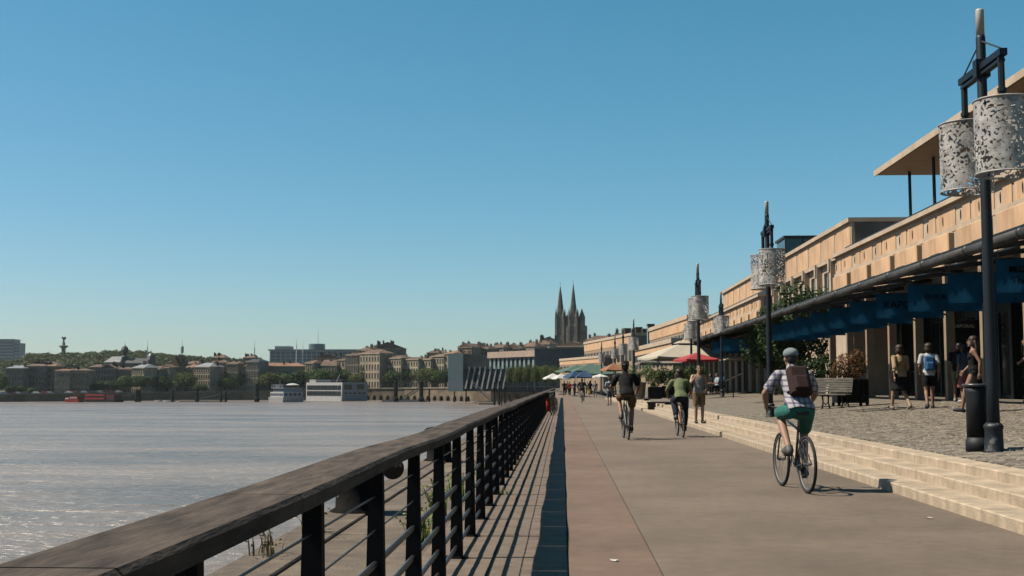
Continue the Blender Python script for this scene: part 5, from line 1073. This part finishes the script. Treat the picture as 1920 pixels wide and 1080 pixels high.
def body_mesh(J, female, vox, hands=True):
    b = MB(); X = V3(1,0,0); wd = .93 if female else 1.0; bones = []
    up = (J['chs'] - J['pel']).normalized(); fw = up.cross(X) * -1; fw = X.cross(up) * -1 if fw.length < .1 else fw; fw.normalize()
    if fw.y < 0: fw = -fw
    P = lambda a, c, f: a.lerp(c, f)
    hipw = .178 if female else .165
    secs = [(J['pel'] - up*.10, .10, .08, X, fw), (J['pel'] - up*.06, hipw*.95, .112, X, fw), (J['pel'] + up*.01, hipw, .118, X, fw), (J['wst'], (.128 if female else .142), .098, X, fw), (P(J['wst'], J['chs'], .5), .148*wd, .106, X, fw), (J['chs'], .168*wd, .112, X, fw), (P(J['chs'], J['nck'], .48), .162*wd, .095, X, fw), (P(J['chs'], J['nck'], .8), .11, .072, X, fw), (J['nck'], .06, .058, X, fw)]
    loft(b, secs); bones.append(('torso', J['pel'] - up*.05, J['nck'] - up*.05, .13))
    if female: 
        for s in (-1, 1): b.ell(J['chs'] + X*s*.075 + fw*.075 - up*.03, .062, .055, .06)
    b.cap(J['nck'] - up*.05, P(J['nck'], J['hed'], .75), .058, .052); bones.append(('neck', J['nck'], P(J['nck'], J['hed'], .45), .055))
    h = J['hed']; b.ell(h + V3(0,-.01,.035), .076, .095, .088, 16, 12); b.ell(h + V3(0,.022,-.035), .058, .068, .078, 14, 10); b.cap(h + V3(0,.082,.012), h + V3(0,.108,-.022), .011, .015, 8)
    b.ell(h + V3(0,.078,-.098), .028, .02, .02, 8, 6); b.ell(h + V3(0,.088,-.058), .026, .012, .010, 8, 6)
    for s in (-1, 1): b.ell(h + V3(s*.078,-.008,.0), .012, .022, .034, 8, 6)
    bones.append(('head', h + V3(0,0,-.05), h + V3(0,0,.05), .09))
    for n, s in (('l', -1), ('r', 1)):
        sh, el, wr = J['sho'+n], J['elb'+n], J['wri'+n]
        b.cap(sh, P(sh, el, .35), .058*wd, .052*wd); b.cap(P(sh, el, .3), el, .052*wd, .038*wd); b.cap(el, P(el, wr, .35), .038*wd, .041*wd); b.cap(P(el, wr, .3), wr, .041*wd, .026*wd)
        b.cap(P(J['chs'], J['nck'], .5) + X*s*.08, sh, .07*wd, .055*wd)
        bones += [('uarm', sh, el, .05), ('farm', el, wr, .04)]
        hd = J['hdr'+n].normalized(); inw = X*(-s); side = hd.cross(inw); 
        if side.length < .3: side = V3(0,1,0)
        side.normalize(); nrm = side.cross(hd).normalized()
        pc = wr + hd*.05; rot = Matrix((side, hd, nrm)).transposed()
        b.ell(pc, .040, .052, .018, 12, 8, rot); bones.append(('hand', wr + hd*.02, wr + hd*.15, .03))
        if hands:
            crl = .55 if True else 0
            for q, (off, ln) in enumerate(((-.030,.068),(-.010,.078),(.010,.073),(.030,.058))):
                r0 = pc + hd*.042 + side*off; d1 = (hd + nrm*.25*(1 if nrm.dot(inw) > 0 else -1) + side*off*3).normalized(); d2 = (hd + nrm*.9*(1 if nrm.dot(inw) > 0 else -1)).normalized()
                m_ = r0 + d1*ln*.52; b.cap(r0 - hd*.01, m_, .0095, .0088, 8); b.cap(m_, m_ + d2*ln*.5, .0088, .0078, 8)
            th = pc - hd*.015 + side*.035; m_ = th + (side*.8 + hd*.7).normalized()*.035; b.cap(th, m_, .0125, .0105, 8); b.cap(m_, m_ + (hd + side*.2).normalized()*.03, .0105, .009, 8)
        hp, kn, an, to = J['hip'+n], J['kne'+n], J['ank'+n], J['toe'+n]; tk = 1.05 if female else 1.0
        b.cap(hp + V3(0,0,.0), P(hp, kn, .4), .092*tk, .080*tk); b.cap(P(hp, kn, .35), kn, .080*tk, .054); b.cap(kn, P(kn, an, .33), .052, .056); b.cap(P(kn, an, .28), an, .056, .036)
        b.cap(an + V3(0,-.02,-.03), to - (to-an).normalized()*.0, .040, .030); b.cap(an + V3(0,-.035,-.045), an, .036, .036)
        bones += [('thigh', hp, kn, .07), ('calf', kn, an, .05), ('foot', an + V3(0,-.03,-.04), to, .035)]
    return voxel(b, vox), bones, up, fw
def seg_d(p, a, c):
    ab = c - a; t = ((p - a) @ ab) / max(1e-9, ab @ ab); t = np.clip(t, 0, 1); return np.linalg.norm(p - (a + t[:, None]*ab), axis=1), t
def person(lab, loc, rz, pose, top, bottom, skin='a', hair='brown', female=False, height=1.75, sleeve=.55, leg=.75, shoes=(.03,.03,.035), hairstyle='short', vox=.011, skirt=None, hat=None, extras=None, group=None, hands=True, open_neck=False, tank=False):
    t = thing('person', lab, 'person', loc, rz, group); sc = height/1.75; t.scale = (sc, sc, sc); J = pose_std(pose)
    me, bones, up, fw = body_mesh(J, female, vox, hands); me.materials.clear(); me.materials.append(SKIN[skin]); me.polygons.foreach_set('use_smooth', [True]*len(me.polygons)); link('body', me, t)
    nV = len(me.vertices); co = np.empty(nV*3); me.vertices.foreach_get('co', co); co = co.reshape(-1, 3); nm = np.empty(nV*3); me.vertex_normals.foreach_get('vector', nm); nm = nm.reshape(-1, 3)
    D = []; TT = []
    for (k, a, c, r) in bones: dd, tt = seg_d(co, np.array(a), np.array(c)); D.append(dd - r); TT.append(tt)
    D = np.array(D); TT = np.array(TT); bi = D.argmin(0); kind = np.array([b_[0] for b_ in bones])[bi]; tp = TT[bi, np.arange(nV)]
    npoly = len(me.polygons); lv_ = np.empty(len(me.loops), dtype=np.int32); me.loops.foreach_get('vertex_index', lv_); ls = np.empty(npoly, dtype=np.int32); me.polygons.foreach_get('loop_start', ls); lt = np.empty(npoly, dtype=np.int32); me.polygons.foreach_get('loop_total', lt)
    def shell(name, mask, off, m, loose=None):
        sel = []; 
        for i in range(npoly):
            ids = lv_[ls[i]:ls[i]+lt[i]]
            if mask[ids].all(): sel.append(ids)
        if not sel: return
        used = np.unique(np.concatenate(sel)); mp = {u: i for i, u in enumerate(used)}; of = np.full(len(used), off) if loose is None else off + loose[used]
        fold = np.array([mnoise.noise(Vector((c[0]*9, c[1]*9, c[2]*5))) + .6*abs(mnoise.noise(Vector((c[0]*22, c[1]*22, c[2]*9)))) for c in co[used]])*.010
        vs = co[used] + nm[used]*(of + fold)[:, None]; m2 = bpy.data.meshes.new(name); m2.from_pydata([tuple(v) for v in vs], [], [tuple(mp[q] for q in ids) for ids in sel]); m2.materials.append(m); m2.polygons.foreach_set('use_smooth', [True]*len(m2.polygons))
        o = link(name, m2, t); sm = o.modifiers.new('thick', 'SOLIDIFY'); sm.thickness = .006; sm.offset = -1; return o
    torso = kind == 'torso'; pel = np.array(J['pel']); upn = np.array(up); hgt = (co - pel) @ upn
    thighs = (kind == 'thigh'); zero = np.zeros(nV)
    topmask = (torso & (hgt > -.05)) | ((kind == 'uarm') & (tp < sleeve/.55*.8 if sleeve <= .56 else tp <= 1.0)) | ((kind == 'farm') & (tp < (sleeve - .56)*2.2))
    if sleeve < .05: topmask = torso & (hgt > -.05) & (hgt < .47)
    if tank: topmask = (torso & (hgt > -.05)) & ~((hgt > .44))
    lo = np.clip(.16 - hgt, 0, .25)*.10; 
    if top is not None: shell('shirt', topmask, .013, top, lo + np.where(kind == 'uarm', tp*.012, 0))
    if bottom is not None and skirt is None: shell('shorts' if leg < .95 else 'trousers', (torso & (hgt < .06)) | (thighs & (tp < leg)) | ((kind == 'calf') & (tp < (leg - 1)*1.0)), .010, bottom, np.where(thighs, tp*.022, np.where(kind == 'calf', .016, 0)))
    if skirt is not None:
        shell('skirt_waist', (torso & (hgt < .06)) | (thighs & (tp < .12)), .010, bottom)
        z1 = J['pel'].z + .0; b = MB(); n = 40; rows = 6
        for i in range(rows + 1):
            f = i/rows; rx = .182 + .05*f; ry = .13 + .075*f
            for k in range(n): a = 2*math.pi*k/n; w_ = 1 + .05*f*math.sin(a*7 + f); b.v.append((rx*w_*math.cos(a), J['pel'].y + ry*w_*math.sin(a), z1 - skirt*f))
        for i in range(rows):
            for k in range(n): j = (k+1) % n; b.f.append((i*n+k, (i+1)*n+k, (i+1)*n+j, i*n+j)); b.m.append(0)
        o = b.build('skirt', bottom, t, True); o.modifiers.new('thick', 'SOLIDIFY').thickness = .006
    shell('shoes', (kind == 'foot') | ((kind == 'calf') & (tp > .95)), .009, mat('shoe_%02d%02d%02d' % tuple(int(c*99) for c in shoes), shoes, .6, .1, 8))
    h = J['hed']; hb = MB(); hv = max(vox, .009)
    if hairstyle == 'short': hb.ell(h + V3(0,-.022,.05), .086, .096, .086, 16, 10).ell(h + V3(0,-.06,.0), .068, .055, .07, 14, 8)
    elif hairstyle == 'bob': hb.ell(h + V3(0,-.028,.055), .112, .112, .100, 16, 10).ell(h + V3(0,-.062,-.03), .118, .075, .105, 14, 8).ell(h + V3(.075,-.01,-.03), .03, .05, .085, 10, 8).ell(h + V3(-.075,-.01,-.03), .03, .05, .085, 10, 8)
    elif hairstyle == 'curly':
        rr = random.Random(5)
        for k in range(46):
            a = rr.uniform(0, 6.28); e = rr.uniform(-.5, 1.5); hb.ell(h + V3(.10*math.cos(a)*math.cos(e), -.03 + .10*math.sin(a)*math.cos(e) - .01, .05 + .10*math.sin(e)) if not (math.sin(a) > .35 and e < .7) else h + V3(0,-.03,.1), .034, .034, .034, 8, 6)
    elif hairstyle == 'long':
        hb.ell(h + V3(0,-.024,.056), .099, .106, .092, 16, 10).ell(h + V3(0,-.065,-.03), .095, .06, .11, 12, 8).ell(h + V3(.078,-.0,-.03), .025, .045, .09, 10, 8).ell(h + V3(-.078,-.0,-.03), .025, .045, .09, 10, 8)
        for k in range(9): x = -.085 + k*.0213; hb.cap(h + V3(x,-.055-.03*math.cos(x*14),.0), h + V3(x*1.35,-.095,-.16), .032, .03, 8).cap(h + V3(x*1.35,-.095,-.16), h + V3(x*1.45,-.085+.02*(k % 2),-.30-.03*(k % 3)), .03, .014, 8)
    elif hairstyle == 'bun': hb.ell(h + V3(0,-.022,.05), .088, .096, .086, 16, 10).ell(h + V3(0,-.06,.0), .07, .055, .07, 14, 8).ell(h + V3(0,-.09,.11), .05, .045, .045, 12, 8)
    hme = voxel(hb, hv, 2); hme.materials.append(HAIRM[hair]); hme.polygons.foreach_set('use_smooth', [True]*len(hme.polygons)); link('hair', hme, t)
    ey = MB(); 
    for s in (-1, 1): ey.ell(h + V3(s*.03,.084,.012), .011, .007, .007, 8, 6)
    ey.build('eyes', HAIRM['dark'], t); MB().ell(h + V3(0,.099,-.060), .020, .006, .005, 8, 5).build('mouth', mat('lips', (.32, .10, .08), .5, .05, 5), t)
    if hat == 'cap':
        c = MB(); c.ell(h + V3(0,-.015,.075), .096, .106, .075, 18, 10); c.hexa([(h.x-.07,h.y+.07,h.z+.068),(h.x+.07,h.y+.07,h.z+.068),(h.x+.05,h.y+.17,h.z+.062),(h.x-.05,h.y+.17,h.z+.062)], [(h.x-.07,h.y+.07,h.z+.076),(h.x+.07,h.y+.07,h.z+.076),(h.x+.05,h.y+.17,h.z+.070),(h.x-.05,h.y+.17,h.z+.070)]); c.build('cap', extras['hat'], t, True)
    if hat == 'brim': c = MB().lathe([(.150, h.z+.060), (.152, h.z+.066), (.092, h.z+.070), (.088, h.z+.15), (.06, h.z+.165), (.02, h.z+.166)], 24, (h.x, h.y-.012)); c.build('hat', extras['hat'], t, True)
    if extras and 'pack' in extras:
        p = J['chs'] - fw*.17 - up*.08; rot = Matrix((V3(1,0,0), fw, up)).transposed(); b = MB(); q_ = MB().bevbox(-.135, .135, -.075, .075, -.20, .19, .04); b.add([p + rot @ Vector(v) for v in q_.v], q_.f); q_ = MB().bevbox(-.10, .10, -.125, -.07, -.17, .02, .03); b.add([p + rot @ Vector(v) for v in q_.v], q_.f); pm2 = voxel(b, hv, 5); pm2.materials.append(extras['pack']); pm2.polygons.foreach_set('use_smooth', [True]*len(pm2.polygons)); pk = link('backpack', pm2, t)
        for s in (-1, 1):
            sp_ = MB().tube([J['chs'] + V3(s*.10,0,0) - fw*.12 + up*.06, J['chs'] + V3(s*.10,0,0) + up*.135, J['chs'] + V3(s*.11,0,0) + fw*.125, J['chs'] + V3(s*.13,0,0) - up*.15 + fw*.08, J['chs'] + V3(s*.13,0,0) - up*.2 - fw*.10], .014, 6); sp_.build('strap', extras['pack'], pk)
    if extras and 'bag' in extras:
        p = J['pel'] + V3(-.24,.02,.03); b = MB().bevbox(p.x-.05, p.x+.05, p.y-.13, p.y+.13, p.z-.12, p.z+.10, .02); bg_ = b.build('shoulder_bag', extras['bag'], t); MB().tube([p + V3(0,-.1,.1), J['chs'] + V3(-.02,-.145,.0), J['nck'] + V3(.09,-.05,-.03), J['nck'] + V3(.09,.06,-.06), J['chs'] + V3(-.05,.135,-.06), p + V3(0,.1,.1)], .009, 6).build('strap', extras['bag'], bg_)
    return t
def cloth(name, c, **k): return mat('cloth_' + name, c, .85, .14, 7, spec=.15, **k)
def plaid():
    m = cloth('plaid', (.60, .57, .60)); n = m.node_tree; b = n.nodes['Principled BSDF']; tc = n.nodes.new('ShaderNodeTexCoord'); src = b.inputs['Base Color'].links[0].from_socket
    for ax in (0, 2):
        wv = n.nodes.new('ShaderNodeTexWave'); wv.inputs['Scale'].default_value = 4.5; wv.bands_direction = 'X' if ax == 0 else 'Z'; rp = n.nodes.new('ShaderNodeValToRGB'); rp.color_ramp.elements[0].position = .72; rp.color_ramp.elements[1].position = .80; rp.color_ramp.elements[0].color = (1,1,1,1); rp.color_ramp.elements[1].color = (.42,.42,.55,1)
        mx = n.nodes.new('ShaderNodeMix'); mx.data_type = 'RGBA'; mx.blend_type = 'MULTIPLY'; mx.inputs[0].default_value = 1; n.links.new(tc.outputs['Object'], wv.inputs['Vector']); n.links.new(wv.outputs[0], rp.inputs[0]); n.links.new(src, mx.inputs[6]); n.links.new(rp.outputs[0], mx.inputs[7]); src = mx.outputs[2]
    n.links.new(src, b.inputs['Base Color']); return m
BLK = cloth('black', (.010, .010, .012)); KHK = cloth('khaki', (.26, .18, .10)); WHT = cloth('white', (.66, .66, .68)); GRY = cloth('grey', (.34, .32, .32)); TEAL = cloth('teal', (.04, .20, .17)); DEN = cloth('denim', (.10, .15, .20)); BEI = cloth('beige', (.52, .37, .21)); NAV = cloth('navy', (.02, .025, .045)); OLV = cloth('olive', (.22, .26, .13)); RED = cloth('red', (.50, .05, .035)); PUR = cloth('purple', (.10, .07, .14)); YEL = cloth('mustard', (.40, .26, .05)); PBL = cloth('paleblue', (.45, .52, .60)); BRN = cloth('brown', (.16, .085, .045)); PNK = cloth('pink', (.45, .16, .15)); BLU = cloth('blue', (.04, .15, .32))
def at_xy(px, Y): return (px - VPX)/F*Y
# riders
def rider(px, Y, lab, blab, col, rz, **k):
    x = at_xy(px, Y); bicycle(blab, (x, Y, 0), rz, col); return person(lab, (x, Y, 0), rz, 'cycle', height=k.pop('height', 1.75), group=None, **k)
rider(1480, 14.7, 'cyclist in pale plaid shirt and teal shorts riding away, nearest of the riders', 'dark city bicycle under the rider in the plaid shirt', (.03, .03, .035), R(6), top=plaid(), bottom=TEAL, skin='a', hair='dark', hat='cap', extras={'hat': cloth('cap', (.30, .36, .38)), 'pack': cloth('darkpack', (.045, .022, .02))}, leg=.9, height=1.72, vox=.0085, sleeve=.55, shoes=(.12,.11,.10))
rider(1172, 28.3, 'cyclist in black shirt, brown shorts and dark hat riding away', 'dark bicycle under the rider in black', (.02, .02, .025), R(3), top=BLK, bottom=cloth('tan', (.17, .105, .055)), skin='b', hair='dark', hat='brim', extras={'hat': BLK}, height=1.82, vox=.010, leg=.85)
rider(1272, 29.6, 'woman cycling away in green and orange top and dark leggings', 'bicycle with orange frame under the woman in green', (.42, .17, .07), R(2), top=OLV, bottom=NAV, skin='b', hair='brown', hairstyle='long', female=True, height=1.68, leg=1.9, vox=.010)
rider(1091, 84, 'distant cyclist in brown riding beyond the pedestrian', 'distant dark bicycle under the brown rider', (.03, .03, .03), 0, top=BLK, bottom=BRN, skin='c', hair='dark', vox=.022, hands=False)
# standing and walking
person('man in grey tank top and khaki shorts standing on the lowest step', (4.16, 36.2, RISE), math.pi + .1, 'phone', GRY, KHK, 'a', 'brown', height=1.76, sleeve=.0, tank=True, leg=.88, vox=.010)
person('pedestrian in white top and denim walking away beyond the black-shirted cyclist', (at_xy(1142, 74), 74, 0), .05, 'walk2', PBL, DEN, 'b', 'dark', height=1.74, leg=1.0, vox=.018, hands=False, extras={'pack': cloth('pk', (.03, .04, .05))})
for px, Y, top, bot, lab, k in [(1058, 138, BLK, NAV, 'distant walker in black at the railing', {}), (1068, 140, RED, BLK, 'distant walker in bright red top', {}), (1077, 141, PUR, BLK, 'distant walker in purple right of the red one', {}), (1086, 150, GRY, DEN, 'distant walker in grey behind the brown cyclist', {}),
      (1106, 120, BLK, YEL, 'distant woman in mustard skirt', dict(female=True, skirt=.6, hairstyle='long')), (1115.5, 118, GRY, GRY, 'distant walker in grey next to the mustard skirt', {}), (1101, 160, WHT, DEN, 'very distant walker in white under the awnings', {}), (1064, 165, DEN, BLK, 'very distant walker in denim left of the tents', {})]:
    person(lab, (at_xy(px, Y), Y, 0), random.uniform(-.3, .3) + (math.pi if px in (1077, 1115.5) else 0), random.choice(['walk', 'walk2']), top, bot, random.choice('ab'), random.choice(['dark', 'brown']), vox=.028, hands=False, leg=1.9 if 'skirt' not in lab else .8, height=random.uniform(1.66, 1.82), group=None, **k)
def pz(px, Y): X = at_xy(px, Y); return (X, Y, plat_z(X))
person('woman in beige top and black skirt with shoulder bag walking over the cobbles', pz(1677, 31.5), .25, 'walk', BEI, BLK, 'a', 'brown', female=True, height=1.70, sleeve=.75, skirt=.42, hairstyle='bob', shoes=(.4,.3,.22), extras={'bag': BLK}, vox=.0095)
person('walker in white shirt with blue backpack and black shorts on the cobbles', pz(1730, 31.0), -.15, 'walk2', WHT, BLK, 'b', 'brown', height=1.68, leg=.7, hairstyle='bob', shoes=(.02,.02,.02), extras={'pack': BLU}, vox=.0095)
person('person in black top and patterned shorts standing by the arcade column', pz(1783, 34.5), -.5, 'lean', BLK, OLV, 'b', 'dark', height=1.70, leg=.8, vox=.011, shoes=(.3,.3,.3))
person('child sized person in red and white skirt beside the arcade column', pz(1794, 33.6), .4, 'std', DEN, PNK, 'b', 'brown', female=True, height=1.60, skirt=.5, vox=.011, hairstyle='bob', shoes=(.5,.5,.5))
person('woman with long brown hair in dark sleeveless dress behind the litter bin', pz(1812, 27.0), 1.2, 'walk', BLK, BLK, 'b', 'brown', female=True, height=1.72, sleeve=.0, tank=True, skirt=.5, hairstyle='long', vox=.0095)
person('woman in black top and short skirt at the right edge', pz(1913, 30.5), 1.0, 'lean', BLK, BLK, 'b', 'dark', female=True, height=1.70, skirt=.34, hairstyle='long', vox=.010, shoes=(.3,.32,.34))
# guests at the terrace
for px, Y, top, lab in [(1342, 72, PBL, 'seated guest in pale blue shirt under the parasols'), (1352, 74, BLU, 'seated guest in blue behind the pale blue one'), (1330, 77, BLK, 'seated guest in black at the terrace')]:
    l = pz(px, Y); ch = thing('terrace_chair', 'dark cafe chair under the ' + lab.replace('seated ', ''), 'chair', l, math.pi*.6, 'terrace chairs'); MB().bevbox(-.22, .22, -.22, .24, .43, .46, .01).build('seat', M_DARKM, ch); MB().bevbox(-.22, .22, -.25, -.22, .50, .88, .01).build('backrest', M_DARKM, ch)
    for sx in (-.2, .2):
        for sy in (-.22, .2): MB().tube([(sx, sy, 0), (sx, sy, .43 if sy > 0 else .85)], .014, 6).build('leg', M_DARKM, ch)
    person(lab, (l[0], l[1], l[2] + .04), math.pi*.6, 'sit', top, BLK, 'b', 'dark', vox=.022, hands=False, leg=1.9)
# bicycles locked to the railing
for k, (y, col, lab) in enumerate([(50.5, (.06, .22, .03), 'green bicycle leaning on the railing, nearest of the parked ones'), (53.2, (.03, .03, .03), 'black bicycle leaning on the railing behind the green one'), (56.0, (.10, .10, .11), 'grey bicycle leaning on the railing, third parked one'), (59.5, (.02, .02, .03), 'dark bicycle leaning on the railing, farthest parked one')]):
    bicycle(lab, (-.42, y, 0), R(-5 - k*3), col, -.16, 'bicycles parked at the railing')
t = thing('red_pannier', 'bright red cloth bag hanging on the railing by the parked bicycles', 'bag', (-.60, 49.3, .18)); pb2 = MB().bevbox(-.10, .10, -.12, .12, 0, .58, .07).mesh('bag_body', RED, True); link('bag_body', pb2, t); MB().tube([(-.1,0,.62),(-.18,0,.74),(-.22,0,.74)], .012, 6).build('strap', RED, t)

# scraps of paper blown against the steps
for k, (px, py, lab) in enumerate([(1742, 972, 'small white scrap of paper on the asphalt by the lowest step'), (1648, 914, 'tiny pale scrap against the lowest step'), (1152, 1052, 'tiny white scrap on the pinkish strip near the camera')]):
    p = at_z(px, py, .004); r = random.Random(k); b = MB(); n = 4
    for i in range(n):
        for j in range(n): b.v.append((i*.02 - .03, j*.016 - .024, .004 + .012*r.random()))
    for i in range(n-1):
        for j in range(n-1): b.f.append((i*n+j, (i+1)*n+j, (i+1)*n+j+1, i*n+j+1)); b.m.append(0)
    tag(b.build('paper_scrap', M_WHITE, None, loc=(p.x, p.y, .003), rz=k), lab, 'litter', 'scraps of litter')
